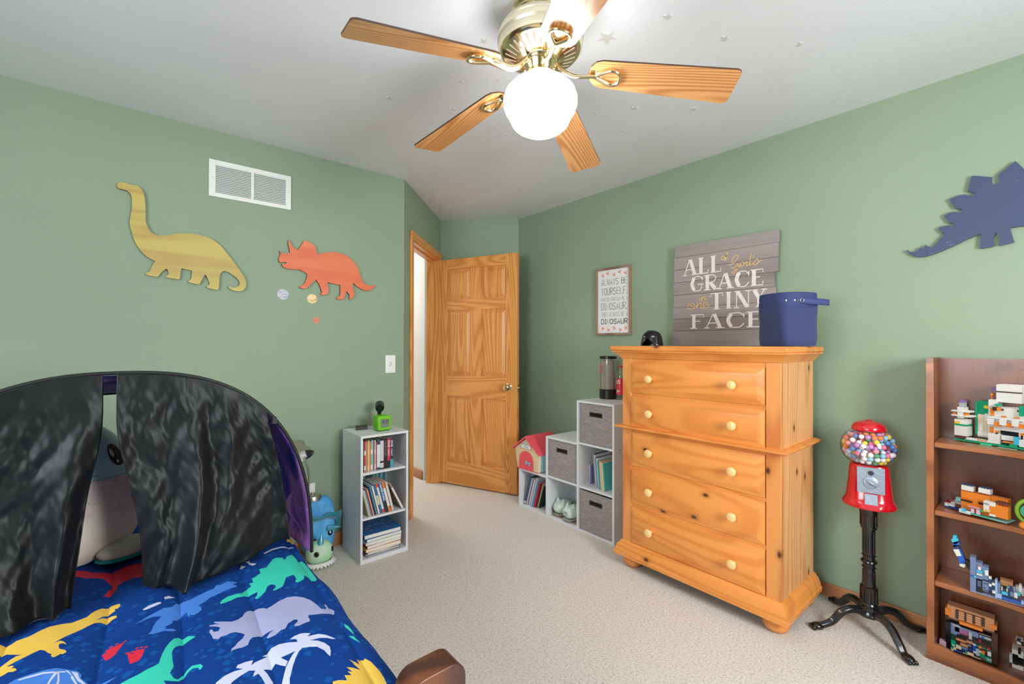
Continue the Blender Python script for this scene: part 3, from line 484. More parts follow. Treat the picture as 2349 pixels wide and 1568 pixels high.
# ---------------------------------------------------------------- wall items on the left wall
vt = thing('wall_vent', 'white metal return-air grille with two louvred halves high on the left wall', 'vent', (0.485, LY, 2.078))
m = MB()
for a, b, c, d in ((0.281, 0.312, 2.078, 2.279), (0.661, 0.69, 2.078, 2.279), (0.312, 0.661, 2.254, 2.279), (0.312, 0.661, 2.078, 2.102), (0.4815, 0.4955, 2.102, 2.254)): m.box(a, b, LY-0.008, LY, c, d)
part('frame', m, WHITEP, vt, bev=0.0015)
part('duct_shade', MB().box(0.31, 0.663, LY-0.0012, LY-0.0004, 2.1, 2.256), pm('vent_shadow_grey', (70, 72, 72), 0.8), vt)  # dark grey sheet standing in for the shade behind the louvres
for a, b in ((0.312, 0.4815), (0.4955, 0.661)):
    m = MB()
    for i in range(16):
        z = 2.104+i*0.0095; m.add([(a, LY-0.0075, z), (b, LY-0.0075, z), (b, LY-0.0015, z+0.0075), (a, LY-0.0015, z+0.0075), (a, LY-0.0075, z+0.0012), (b, LY-0.0075, z+0.0012), (b, LY-0.0015, z+0.0087), (a, LY-0.0015, z+0.0087)], [(0, 1, 2, 3), (7, 6, 5, 4), (0, 4, 5, 1), (3, 2, 6, 7)])
    part('louvres', m, WHITEP, vt)
for x in (0.2965, 0.6755): part('screw', MB().lathe([(0.0035, 0), (0.003, 0.002), (0, 0.0025)], (x, LY-0.008, 2.178), 10, Matrix.Rotation(pi/2, 3, 'X')), NICKEL, vt)
sw = thing('light_switch', 'white rocker light switch plate beside the doorway', 'light switch', (1.3265, LY, 1.079))
part('cover_plate', MB().box(1.29, 1.363, LY-0.006, LY, 1.079, 1.201), WHITEP, sw, bev=0.002)
part('rocker', MB().box(1.31, 1.343, LY-0.009, LY-0.006, 1.107, 1.173), WHITEP, sw, bev=0.001)
m = MB(); SWP = lambda u, v: Vector((1.3265+u*0.012, LY-0.0096, 1.141+v*0.013))
m.ribbon([[(-.4, 1), (-.35, -.2)], [(.3, .6), (.45, -.7)], [(.3, .6), (.8, 1)], catmull([(-.9, -.6), (-.5, -1.1), (0, -1.2)], 3)], 0.22, SWP)
part('doodle', m, pm('grey_marker', (90, 90, 88), 0.6), sw)
for x, z in ((1.3265, 1.0895), (1.3265, 1.1905)): part('screw', MB().lathe([(0.003, 0), (0, 0.0012)], (x, LY-0.006, z), 8, Matrix.Rotation(pi/2, 3, 'X')), NICKEL, sw)
ol = thing('wall_outlet', 'white wall outlet plate low on the left wall behind the desk lamp', 'outlet', (0.80, LY, 0.30))
part('cover_plate', MB().box(0.765, 0.835, LY-0.006, LY, 0.30, 0.42), WHITEP, ol, bev=0.002)
part('socket', MB().box(0.785, 0.815, LY-0.008, LY-0.006, 0.32, 0.4), WHITEP, ol, bev=0.002)
def cutout(name, key, mat, edge, plane, label):
    pts = dec(DATA[key][0]); m = MB(); n = len(pts)
    if plane == 'y': A = [Vector((a, LY-0.016, b)) for a, b in pts]; vec = Vector((0, 0.012, 0))
    else: A = [Vector((RX-0.016, a, b)) for a, b in pts]; vec = Vector((0.012, 0, 0))
    m.add(A+[p+vec for p in A], [list(range(n))]); m.cm = 1
    m.f.append([n+i for i in range(n)][::-1]); m.mi.append(1)
    for i in range(n): m.f.append([i, (i+1) % n, n+(i+1) % n, n+i]); m.mi.append(1)
    c = sum(A, Vector())/n; sp = MB()
    o = solo(name, m, [mat, edge], label, 'wall decoration')
    return o
def boards(name, ca, cb, cc):
    t = NT(name); v = t.coord((0.35, 1, 3.2), (0, -0.22, 0)); n = t.noise(v, 2.1, 2, 0.4)
    v2 = t.coord((0.05, 1, 1), (0, -0.22, 0)); f = t.noise(v2, 120, 3)
    c = t.ramp(n, [(0.44, lin(ca)), (0.53, lin(cb)), (0.60, lin(ca)), (0.66, lin(cc))])
    c = t.mix(t.math('MULTIPLY', f, 0.35), c, lin(cc)); t.link(c, t.b.inputs['Base Color']); t.b.inputs['Roughness'].default_value = 0.5; t.bump(f, 0.1, 0.001); return t.m
cutout('dinosaur_cutout', 'BRACH', boards('yellow_stained_wood', (196, 178, 96), (178, 148, 84), (186, 164, 88)), pm('dark_plywood_edge', (70, 62, 36), 0.7), 'y', 'flat yellow-stained wooden long-necked dinosaur hung on the left wall')
cutout('dinosaur_cutout', 'TRICE', boards('orange_stained_wood', (222, 116, 74), (214, 98, 58), (226, 128, 88)), pm('dark_orange_edge', (110, 45, 28), 0.7), 'y', 'flat orange wooden three-horned dinosaur hung on the left wall')
def bluewood():
    t = NT('distressed_navy_wood'); v = t.coord((1, 0.3, 1), (0.2, 0, 0)); n = t.noise(v, 70, 4, 0.7); p = t.noise(t.coord(), 7, 3)
    f = t.math('MULTIPLY', t.math('GREATER_THAN', n, 0.64), t.math('GREATER_THAN', p, 0.52))
    t.link(t.mix(t.math('MULTIPLY', f, 0.5), lin((58, 72, 104)), lin((150, 135, 135))), t.b.inputs['Base Color']); t.b.inputs['Roughness'].default_value = 0.55; return t.m
cutout('dinosaur_cutout', 'STEGO', bluewood(), pm('navy_edge_worn', (96, 84, 74), 0.7), 'x', 'flat navy-blue wooden plated dinosaur hung on the right wall above the bookcase')
# planet stickers
def planet(name, x, z, r, cols, sc, lab, rot):
    t = NT(name); v = t.coord((1, 1, 3), (0, rot, 0)); c = t.ramp(t.noise(v, sc, 3, 0.6, 1.5), [(0.3, lin(cols[0])), (0.5, lin(cols[1])), (0.65, lin(cols[2]))]); t.link(c, t.b.inputs['Base Color'])
    solo('planet_sticker', MB().lathe([(r, 0), (r, 0.0012), (0, 0.0012)], (x, LY, z), 32, Matrix.Rotation(pi/2, 3, 'X')), t.m, lab, 'sticker', 'planet stickers on the left wall')
planet('marbled_planet', 0.65, 1.571, 0.031, ((90, 130, 150), (205, 205, 215), (150, 140, 175)), 30, 'round blue and white marbled planet sticker under the orange dinosaur', 0.3)
planet('striped_planet', 0.814, 1.556, 0.029, ((200, 160, 90), (235, 205, 150), (240, 225, 200)), 26, 'round tan and cream striped planet sticker under the orange dinosaur', 0.5)
planet('small_red_planet', 0.837, 1.425, 0.021, ((190, 110, 85), (205, 130, 100), (215, 160, 120)), 22, 'smallest, lowest planet sticker, reddish tan, on the left wall', 0)
# glow stars on the ceiling
STW = ['the largest, beside the fan motor', 'just above the left fan blade', 'nearest the top edge beyond the big star', 'upper right, near the right blade tip', 'between the two left blades, farther from the lamp', 'between the two left blades, nearest the lamp', 'above the lower left blade root', 'above the middle of the lower left blade', 'tiny, just right of the lower left blade', 'tiny, left of the blade hanging lowest', 'under the middle of the right blade', 'under the outer end of the right blade', 'tiny, between lamp globe and right blade', 'small, right of the lowest blade', 'highest at the far right']
STAR = pm('glow_star_plastic', (200, 200, 196), 0.45)
for i, (x, y, r) in enumerate([(1.353, 1.056, 0.038), (1.006, 1.375, 0.018), (1.428, 0.851, 0.017), (1.696, 0.772, 0.018), (1.08, 1.652, 0.013), (1.199, 1.537, 0.012), (1.181, 1.871, 0.013), (0.897, 1.98, 0.015), (1.049, 2.097, 0.009), (1.554, 1.91, 0.010), (1.86, 1.287, 0.017), (2.092, 1.103, 0.018), (1.745, 1.44, 0.009), (2.007, 1.467, 0.012), (1.95, 0.60, 0.014)]):
    a0 = random.uniform(0, 6); pts = [(x+(r if k % 2 == 0 else r*0.42)*cos(a0+k*pi/5), y+(r if k % 2 == 0 else r*0.42)*sin(a0+k*pi/5), CH-0.0025) for k in range(10)]
    lab = 'pale plastic glow star on the ceiling, '+STW[i]
    solo('ceiling_star', MB().prism(pts, (0, 0, 0.0025)), STAR, lab, 'sticker', None if i == 0 else 'small glow stars on the ceiling')
# ---------------------------------------------------------------- ceiling fan
FX, FY, FH = 1.061, 1.118, 2.234
fan = thing('ceiling_fan', 'brass ceiling fan with five oak blades and a lit white glass globe', 'ceiling fan', (FX, FY, CH))
CREAM = pm('champagne_metal', (214, 204, 180), 0.32, 0.45)
fc = (FX, FY, 0)
part('canopy', MB().lathe([(0.098, 2.44), (0.1, 2.425), (0.094, 2.415), (0.097, 2.405), (0.085, 2.39), (0.084, 2.365)], fc, 48), BRASS, fan, smooth=30)
part('motor_housing', MB().lathe([(0.084, 2.378), (0.118, 2.378), (0.135, 2.366), (0.143, 2.352), (0.141, 2.346), (0.148, 2.338), (0.149, 2.324), (0.144, 2.316), (0.147, 2.309), (0.145, 2.299), (0.138, 2.292)], fc, 56), CREAM, fan, smooth=30)
vp = part('vented_plate', MB().lathe([(0.139, 2.293), (0.134, 2.286), (0.128, 2.283), (0.075, 2.262), (0.06, 2.259), (0.058, 2.25), (0.055, 2.245)], fc, 56), BRASS, fan, smooth=30)
m = MB()
for k in range(30):
    a = 2*pi*k/30; u = Vector((cos(a), sin(a), 0)); w = Vector((-sin(a), cos(a), 0))
    def S(r, t): return Vector(fc)+u*r+w*t+Vector((0, 0, 2.262+(r-0.075)*0.396-0.0006))
    pl = [S(0.084, -0.0028), S(0.084, 0.0028), S(0.118, 0.0046), S(0.121, 0.003), S(0.122, 0), S(0.121, -0.003), S(0.118, -0.0046)]
    m.add(pl, [list(range(7))])
part('slot', m, pm('vent_slot_brown', (120, 104, 88), 0.6), vp)
part('switch_housing', MB().lathe([(0.055, 2.255), (0.058, 2.245), (0.052, 2.236), (0.05, 2.222), (0.046, 2.216), (0.054, 2.212), (0.056, 2.204), (0.05, 2.198)], fc, 40), BRASS, fan, smooth=30)
GL = NT('lit_opal_glass'); GL.b.inputs['Base Color'].default_value = (0.95, 0.94, 0.92, 1); GL.b.inputs['Roughness'].default_value = 0.3
GL.b.inputs['Emission Color'].default_value = (1, 0.985, 0.975, 1); GL.b.inputs['Emission Strength'].default_value = LAMP_STRENGTH
part('glass_globe', MB().lathe([(0.047, 2.198), (0.052, 2.190), (0.075, 2.183), (0.102, 2.168), (0.120, 2.148), (0.128, 2.124), (0.1275, 2.105), (0.121, 2.085), (0.111, 2.068), (0.103, 2.054), (0.101, 2.048), (0.096, 2.038), (0.082, 2.025), (0.06, 2.013), (0.03, 2.006), (0, 2.004)], fc, 56), GL.m, fan, smooth=60)
BLW = wood('fan_blade_oak', (226, 170, 112), (192, 128, 74), 'x', 1.0, 40, rough=0.32, fiber=0.45, low=3.0, coat=0.2, streak=0.16, sharp=1.6)
BACKW = pm('blade_dark_back', (70, 44, 28), 0.5)
AN = [172.6-0.77, -46.5+0.99, 27.4-0.33, 101.4-2.48, -118.3]; DR = [0.145, 0.166, 0.178, 0.144, 0.16]; PT = [-0.235, -0.193, -0.13, -0.173, -0.185]
for a, d, p in zip(AN, DR, PT):
    a = radians(a); u = Vector((cos(a)*cos(d), sin(a)*cos(d), -sin(d))); u0 = Vector((cos(a), sin(a), 0)); vv = Vector((-sin(a)*cos(p), cos(a)*cos(p), sin(p))); nn = u.cross(vv).normalized()
    hub = Vector((FX, FY, FH))
    out = []
    r0, r1, w0, w1 = 0.168, 0.65, 0.058, 0.073
    for k in range(7): t = pi/2+pi*k/6; out.append((r0+0.045+0.045*cos(t)*1.0, w0*sin(t)))
    for cx_, cy_, s0 in ((r1-0.018, -w1+0.018, -90), (r1-0.018, w1-0.018, 0)):
        for k in range(5): t = radians(s0+k*22.5); out.append((cx_+0.018*cos(t), cy_+0.018*sin(t)))
    b = bpy.data.objects.new('tmp', None)
    # the blade keeps its own axes so the grain runs along it
    M3 = Matrix((u, vv, nn)).transposed()
    mb = MB(); n = len(out)
    mb.add([(x, y, -0.003) for x, y in out]+[(x, y, 0.003) for x, y in out], [list(range(n))]); mb.cm = 1
    mb.f.append([n+i for i in range(n)]); mb.mi.append(1)
    for i in range(n): mb.f.append([i, (i+1) % n, n+(i+1) % n, n+i]); mb.mi.append(1)
    bl = part('blade', mb, [BLW, BACKW], fan, local=True)
    Mw = M3.to_4x4(); Mw.translation = hub-WL[fan.name]; bl.matrix_local = Mw; WL[bl.name] = Vector()
    # iron: arm from the hub plus a teardrop loop under the blade
    G = MB(); f = lambda r, t, z: Vector((r, t, z))
    arm = catmull([(0.055, 0, 0.022), (0.085, 0, -0.004), (0.12, 0, -0.018), (0.16, 0, -0.014), (0.195, 0, -0.009)], 5)
    G.tube(arm, [0.0115]*len(arm), 12, flat=0.6)
    loop = catmull([(0.19, 0, -0.010), (0.215, -0.016, -0.010), (0.245, -0.030, -0.010), (0.268, -0.022, -0.010), (0.275, 0, -0.010), (0.268, 0.022, -0.010), (0.245, 0.030, -0.010), (0.215, 0.016, -0.010), (0.19, 0, -0.010)], 5)
    G.tube(loop[:-1], 0.0085, 12, closed=True, flat=0.7)
    G.box(0.175, 0.215, -0.018, 0.018, -0.0045, -0.003)
    ir = part('blade_iron', G, pm('bright_brass', (230, 210, 172), 0.14, 1.0), fan, smooth=40, local=True); ir.matrix_local = Mw
m = MB().tube([(FX+0.035, FY-0.03, 2.22), (FX+0.06, FY-0.05, 2.2), (FX+0.1, FY-0.085, 2.17)], 0.0012, 6)
# ---------------------------------------------------------------- pine chest of drawers
PINEH = wood('pine_horizontal', (230, 148, 72), (216, 132, 60), 'y', 1.0, 26, knots=True, rough=0.38, fiber=0.3, coat=0.15, streak=0.12, low=1.8, flat=0)
PINEV = wood('pine_vertical', (224, 148, 80), (202, 120, 58), 'z', 1.0, 24, knots=True, rough=0.38, fiber=0.3, coat=0.15, streak=0.12, low=2.0, flat=0)
PINEX = wood('pine_side', (228, 168, 112), (210, 146, 90), 'z', 1.0, 20, knots=True, rough=0.4, fiber=0.3, streak=0.07, low=2.6, flat=1)
KNOB = pm('pale_beech_knob', (244, 196, 130), 0.22, coat=0.5)
dr = thing('chest_of_drawers', 'tall orange pine chest of five drawers with round knobs against the right wall', 'dresser', (2.36, 1.155, 0))
X0, X1, Y0, Y1 = 2.152, 2.57, 0.737, 1.570
part('case_side', MB().box(X0+0.02, X1, Y0, Y0+0.022, 0.12, 1.215), PINEX, dr); part('case_side', MB().box(X0+0.02, X1, Y1-0.022, Y1, 0.12, 1.215), PINEX, dr)
part('back_panel', MB().box(X1-0.008, X1, Y0+0.02, Y1-0.02, 0.12, 1.2), PINEX, dr)
for a, b in ((Y0, 0.7995), (1.5115, Y1)): part('stile', MB().box(X0, X0+0.024, a, b, 0.12, 1.215), PINEV, dr, bev=0.002)
zd = [(0.155, 0.359), (0.378, 0.573), (0.591, 0.783), (0.816, 0.984), (1.004, 1.175)]
m = MB()
for a, b in ((0.12, 0.155), (0.359, 0.378), (0.573, 0.591), (0.783, 0.816), (0.984, 1.004), (1.175, 1.215)): m.box(X0+0.003, X0+0.022, 0.797, 1.513, a, b)
part('front_rails', m, PINEH, dr)
part('drawer_void', MB().box(X0+0.03, X0+0.034, 0.79, 1.52, 0.13, 1.2), DARK, dr)
part('top', MB().box(2.101, 2.585, 0.694, 1.622, 1.242, 1.2695), PINEH, dr, bev=0.006)
def profile_ring(mb, prof):
    """mitred moulding round front and both sides: prof = (out, z) pairs"""
    vs = []; n = len(prof)
    for o, z in prof:
        vs += [(X1+0.004, Y1+o, z), (X0-o, Y1+o, z), (X0-o, Y0-o, z), (X1+0.004, Y0-o, z)]
    fs = []
    for k in range(n):
        l = (k+1) % n
        for i in range(3): fs.append((4*k+i, 4*k+i+1, 4*l+i+1, 4*l+i))
    fs.append([4*k for k in range(n)]); fs.append([4*k+3 for k in range(n)][::-1]); mb.add(vs, fs); return mb
part('crown_moulding', profile_ring(MB(), [(0.0, 1.197), (0.006, 1.2), (0.012, 1.21), (0.026, 1.224), (0.036, 1.232), (0.042, 1.235), (0.042, 1.242), (0.0, 1.242)]), PINEH, dr, smooth=25)
part('waist_moulding', profile_ring(MB(), [(0.0, 0.796), (0.02, 0.797), (0.031, 0.802), (0.034, 0.808), (0.031, 0.813), (0.02, 0.817), (0.0, 0.818)]), PINEH, dr, smooth=35)
part('plinth_moulding', profile_ring(MB(), [(0.0, 0.152), (0.006, 0.15), (0.012, 0.14), (0.016, 0.134), (0.02, 0.132), (0.03, 0.104), (0.032, 0.094), (0.036, 0.09), (0.036, 0.072), (0.0, 0.072)]), PINEH, dr, smooth=25)
for i, (a, b) in enumerate(zd):
    m = MB().raised(lambda u, v, w: (X0-w, u, v), 0.803, 1.509, a, b, -0.02, 0.002, 0.016, 0.024, 0.004)
    d = part('drawer', m, PINEH, dr, bev=0.0012)
    for y in (0.934, 1.375):
        part('knob', MB().lathe([(0.012, 0), (0.010, 0.006), (0.011, 0.011), (0.02, 0.018), (0.0225, 0.025), (0.02, 0.031), (0.012, 0.034), (0, 0.035)], (X0-0.018, y, (a+b)/2+0.0), 24, Matrix.Rotation(-pi/2, 3, 'Y')), KNOB, d, smooth=60)
for x in (2.2, 2.52):
    for y in (0.775, 1.53): part('bun_foot', MB().lathe([(0.028, 0), (0.046, 0.01), (0.056, 0.03), (0.054, 0.052), (0.04, 0.072)], (x, y, 0), 28), PINEH, dr, smooth=60)
# ---------------------------------------------------------------- stepped white cube organiser
og = thing('cube_organizer', 'white stepped cube organiser of six cells between door and pine chest', 'shelf unit', (2.47, 2.2, 0))
OX0, OX1 = 2.314, 2.625; T = 0.014
ys = [2.671, 2.366, 2.061, 1.760]; hs = [0.300, 0.598, 0.893]
for i in range(3):
    a, b, h = ys[i+1], ys[i], hs[i]
    for k in range(i+1):
        z = k*0.2967
        part('shelf', MB().box(OX0+0.001, OX1, a+T/2, b-T/2, z+0.0006, z+T), WHITE, og)
    part('top_panel', MB().box(OX0, OX1+0.001, a-(T/2 if i == 2 else -T/2), b+T/2 if i == 0 else b+T/2, h-T, h), WHITE, og, bev=0.001)
    part('back_panel', MB().box(OX1-0.004, OX1, a, b, 0.01, h-T), WHITE, og)
part('side_panel', MB().box(OX0, OX1, ys[0]-T/2, ys[0]+T/2, 0, hs[0]-T), WHITE, og)
part('divider', MB().box(OX0, OX1, ys[1]-T/2, ys[1]+T/2, 0, hs[1]-T), WHITE, og)
part('divider', MB().box(OX0, OX1, ys[2]-T/2, ys[2]+T/2, 0, hs[2]-T), WHITE, og)
sp = part('side_panel', MB().box(OX0, OX1, ys[3]-T/2, ys[3]+T/2, 0, hs[2]-T), WHITE, og)
for z in (0.31, 0.60): part('screw_hole', MB().cyl((OX0+0.06, ys[3]-T/2-0.0006, z), (OX0+0.06, ys[3]-T/2, z), 0.004, n=10), DARK, sp)
def fabric(name, c1, c2, sc=(1, 8, 60), rough=0.9):
    t = NT(name); v = t.coord(sc); c = t.ramp(t.noise(v, 5, 4, 0.7), [(0.3, lin(c1)), (0.7, lin(c2))]); t.link(c, t.b.inputs['Base Color']); t.b.inputs['Roughness'].default_value = rough
    t.bump(t.noise(v, 14, 2), 0.25, 0.002); return t.m
BINF = fabric('heathered_grey_fabric', (120, 112, 112), (176, 168, 168))
for (a, b, z0, z1, lab) in ((2.078, 2.36, 0.3125, 0.581, 'grey fabric storage bin filling the upper middle cell, level with the toy house'), (1.774, 2.045, 0.6095, 0.876, 'grey fabric storage bin in the topmost cell, under the clear cylinder'), (1.774, 2.045, 0.016, 0.284, 'grey fabric storage bin in the bottom cell beside the pine chest')):
    bn = thing('storage_bin', lab, 'storage bin', (2.45, (a+b)/2, z0), 'grey fabric bins in the cube organiser')
    c = (a+b)/2; zt = z1-0.068
    m = MB()
    xf = 2.324
    for (p, q, r, s_) in ((a, b, z0, zt-0.012), (a, b, zt+0.012, z1), (a, c-0.05, zt-0.012, zt+0.012), (c+0.05, b, zt-0.012, zt+0.012)): m.box(xf, xf+0.004, p, q, r, s_)
    part('front', m, BINF, bn)
    m = MB().box(xf+0.004, 2.615, a, a+0.004, z0, z1); m.box(xf+0.004, 2.615, b-0.004, b, z0, z1); m.box(2.611, 2.615, a+0.004, b-0.004, z0, z1); m.box(xf+0.004, 2.611, a+0.004, b-0.004, z0, z0+0.004)
    part('body', m, BINF, bn)
    m = MB()
    for (p, q, r, s_) in ((c-0.054, c+0.054, zt+0.012, zt+0.015), (c-0.054, c+0.054, zt-0.015, zt-0.012), (c-0.054, c-0.05, zt-0.015, zt+0.015), (c+0.05, c+0.054, zt-0.015, zt+0.015)): m.box(xf-0.001, xf+0.001, p, q, r, s_)
    part('handle_rim', m, pm('dark_grey_rim', (60, 56, 54), 0.6), bn)
    part('handle_hole_shade', MB().box(xf+0.0062, xf+0.0072, c-0.06, c+0.06, zt-0.02, zt+0.02), DARK, bn)  # black patch painting the shade inside the handle hole
# ---------------------------------------------------------------- narrow white bookcase on the left wall
bc = thing('bookcase', 'narrow white three-shelf bookcase of books against the left wall', 'bookcase', (1.131, 2.68, 0))
BX0, BX1, BYF, BYB, BZ = 0.982, 1.2815, 2.535, 2.83, 0.742
part('side_panel', MB().box(BX0, BX0+0.013, BYF, BYB, 0, BZ-0.014), WHITE, bc); sp = part('side_panel', MB().box(BX1-0.013, BX1, BYF, BYB, 0, BZ-0.014), WHITE, bc)
part('top_panel', MB().box(BX0-0.0005, BX1+0.0005, BYF-0.001, BYB, BZ-0.014, BZ), WHITE, bc, bev=0.001)
part('bottom_shelf', MB().box(BX0+0.013, BX1-0.013, BYF+0.001, BYB, 0.0, 0.024), WHITE, bc)
part('back_panel', MB().box(BX0+0.013, BX1-0.013, BYB-0.005, BYB, 0.024, BZ-0.014), WHITE, bc)
for z in (0.258, 0.522): part('shelf', MB().box(BX0+0.0135, BX1-0.0135, BYF+0.012, BYB-0.005, z-0.013, z), WHITE, bc)
m = MB()
for y in (BYF+0.035, ):
    for z in [0.10+0.032*k for k in range(20)]:
        if min(abs(z-0.258), abs(z-0.522)) > 0.02 and z < 0.70: part('peg_hole', MB().cyl((BX1-0.0136, y, z), (BX1-0.0130, y, z), 0.0022, n=8), pm('peg_grey', (120, 120, 125), 0.8), sp)
# ---------------------------------------------------------------- brown corner bookcase
BR = wood('walnut_stain', (152, 94, 60), (114, 64, 38), 'z', 1.0, 5, rough=0.3, fiber=0.5, coat=0.3, streak=0.15)
BRF = wood('walnut_front', (174, 108, 66), (138, 80, 46), 'y', 1.0, 5, rough=0.3, fiber=0.5, coat=0.3, streak=0.15)
kb = thing('corner_bookcase', 'dark brown corner bookcase with curved shelves of brick models on the right wall', 'bookcase', (2.6, 0.1, 0))
part('side_panel', MB().box(2.486, 2.69, 0.289, 0.311, 0.0, 1.224), BR, kb)
part('front_post', MB().box(2.4815, 2.486, 0.288, 0.312, 0.0, 1.205), BRF, kb, bev=0.001)
part('back_panel', MB().box(2.672, 2.684, -0.60, 0.289, 0.02, 1.222), BR, kb)
part('back_panel', MB().box(1.98, 2.672, -0.60, -0.588, 0.02, 1.222), BR, kb)
part('side_panel', MB().box(1.98, 2.002, -0.588, -0.39, 0.0, 1.224), BR, kb)
part('corner_post', MB().box(2.60, 2.64, 0.045, 0.065, 1.185, 1.224), BR, kb)
def front(off=0.0, n=10):
    """front edge of the shelves: straight along the wall, then a concave sweep round the corner"""
    P = [(2.488-off, 0.289), (2.488-off, 0.12)]
    for k in range(1, n+1):
        t = k/n; P.append((2.488-off-0.20*(1-cos(t*pi/2))-0.0*t, 0.12-0.20*sin(t*pi/2)))
    P += [(2.20-off*0.7, -0.16-off*0.0+0.0), (2.10, -0.36+off), (2.002, -0.388+off)]
    return P
for z in (0.319, 0.606, 0.882):
    F = front(); m = MB(); m.prism([(x, y, z-0.022) for x, y in F]+[(2.002, -0.588, z-0.022), (2.672, -0.588, z-0.022), (2.672, 0.289, z-0.022)], (0, 0, 0.022))
    part('shelf', m, BRF, kb, bev=0.004)
F = front(0.0); m = MB(); m.prism([(x, y, 0.0) for x, y in F]+[(2.002, -0.588, 0), (2.672, -0.588, 0), (2.672, 0.289, 0)], (0, 0, 0.02)); part('bottom_shelf', m, BRF, kb)
m = MB(); F = [(2.488, 0.312)]+front()[1:]; G = front(0.012); G[0] = (2.476, 0.312)
top = lambda k, y: 0.068 if y > 0.262 else (0.068-0.012*(0.262-y)/0.035 if y > 0.227 else 0.056)
FF = []; GG = []
for (p, q), (r, s_) in zip(zip(F, F[1:]), zip(G, G[1:])):
    nn = 12 if p[1] > 0.2 else 1
    for k in range(nn): FF.append((p[0]+(q[0]-p[0])*k/nn, p[1]+(q[1]-p[1])*k/nn)); GG.append((r[0]+(s_[0]-r[0])*k/nn, r[1]+(s_[1]-r[1])*k/nn))
FF.append(F[-1]); GG.append(G[-1]); n = len(FF)
vs = [(x-0.0, y, 0) for x, y in FF]+[(x, y, top(0, FF[i][1])) for i, (x, y) in enumerate(FF)]+[(x, y, 0) for x, y in GG]+[(x, y, top(0, FF[i][1])) for i, (x, y) in enumerate(GG)]
fs = []
for i in range(n-1): fs += [(i, i+1, n+i+1, n+i), (2*n+i, 3*n+i, 3*n+i+1, 2*n+i+1), (n+i, n+i+1, 3*n+i+1, 3*n+i), (i, 2*n+i, 2*n+i+1, i+1)]
fs += [(0, n, 3*n, 2*n), (n-1, 3*n-1, 4*n-1, 2*n-1)]
m.add(vs, fs); part('bottom_rail', m, BRF, kb)
F = front(0.012); F[0] = (2.476, 0.314); G = front(0.017); G[0] = (2.471, 0.314); n = len(F); m = MB()
m.add([(x, y, 0) for x, y in F]+[(x, y, 0.018) for x, y in F]+[(x, y, 0) for x, y in G]+[(x, y, 0.014) for x, y in G], [(i+2*n, i+3*n, i+3*n+1, i+2*n+1) for i in range(n-1)]+[(i+n, i+n+1, i+3*n+1, i+3*n) for i in range(n-1)])
part('plinth', m, BR, kb)
# ---------------------------------------------------------------- signs
def leftof(x): return lambda u, v: Vector((x, u, v))
BLKINK = pm('black_ink', (40, 36, 38), 0.7); GREYINK = pm('grey_ink', (128, 120, 120), 0.7); ORINK = pm('orange_ink', (232, 112, 82), 0.7)
sg = thing('framed_sign', 'small framed white sign of dark narrow lettering hung on the right wall', 'sign', (RX-0.01, 2.04, 1.347))
FRW = wood('weathered_frame', (160, 130, 104), (120, 94, 74), 'z', 1.0, 5, rough=0.6)
fy0, fy1, fz0, fz1 = 1.888, 2.198, 1.347, 1.850
m = MB()
for a, b, c, d in ((fy0, fy0+0.014, fz0, fz1), (fy1-0.014, fy1, fz0, fz1), (fy0+0.014, fy1-0.014, fz1-0.016, fz1), (fy0+0.014, fy1-0.014, fz0, fz0+0.016)): m.box(2.675, RX-0.001, a, b, c, d)
part('frame', m, FRW, sg, bev=0.001)
bd = part('board', MB().box(2.685, 2.69, fy0+0.014, fy1-0.014, fz0+0.016, fz1-0.016), pm('sign_white', (228, 226, 228), 0.6), sg)
f = leftof(2.6845)
for s_, u0, u1, v0, v1, pen, mat in (('ALWAYS BE', 2.153, 1.922, 1.722, 1.765, .0030, BLKINK), ('YOURSELF,', 2.153, 1.917, 1.648, 1.698, .0030, BLKINK), ('UNLESS YOU CAN BE A', 2.153, 1.918, 1.602, 1.627, .0018, GREYINK), ('DINOSAUR,', 2.152, 1.917, 1.536, 1.586, .0030, BLKINK), ('THEN ALWAYS BE A', 2.151, 1.917, 1.485, 1.518, .0020, GREYINK), ('DINOSAUR', 2.151, 1.917, 1.431, 1.466, .0048, BLKINK)):
    m = MB(); text(m, s_, f, u0, u1, v0, v1, -pen); part('lettering', m, mat, bd)
for i, (y, z) in enumerate([(2.140, 1.795), (2.094, 1.809), (2.036, 1.793), (1.986, 1.808), (1.936, 1.795), (2.138, 1.397), (2.085, 1.385), (2.033, 1.399), (1.977, 1.384), (1.930, 1.397)]):
    sgn = 1 if i < 5 else -1; m = MB()
    for a in (0.55, 0, -0.55): m.ribbon([[(y+sgn*0.010, z), (y+sgn*(0.010-0.024*cos(a)), z+0.024*sin(a))]], -0.0045, f)
    part('footprint', m, ORINK, bd)
PALW = [('pallet_grey_a', (164, 152, 150), (138, 126, 122)), ('pallet_grey_b', (158, 150, 148), (128, 116, 110)), ('pallet_grey_c', (168, 158, 158), (142, 130, 128))]
PL = [wood(a, b, c, 'y', 1.0, 5, rough=0.75, fiber=0.6, coat=0.0, streak=0.12, bmp=0.4) for a, b, c in PALW]
ws = thing('plank_sign', 'large grey plank sign with white and gold lettering leaning on the wall above the chest', 'sign', (2.665, 1.22, 1.2695))
ze = [1.2705, 1.365, 1.442, 1.514, 1.596, 1.677, 1.757, 1.837, 1.908]
ry = [0.955, 0.94, 0.93, 0.94, 0.945, 0.928, 0.926, 0.921]; ly = [1.548, 1.547, 1.545, 1.54, 1.541, 1.538, 1.537, 1.532]
for i in range(8):
    part('plank', MB().box(2.658+0.001*(i % 2), 2.676, ry[i], ly[i], ze[i], ze[i+1]-0.0015), PL[i % 3], ws, bev=0.0008)
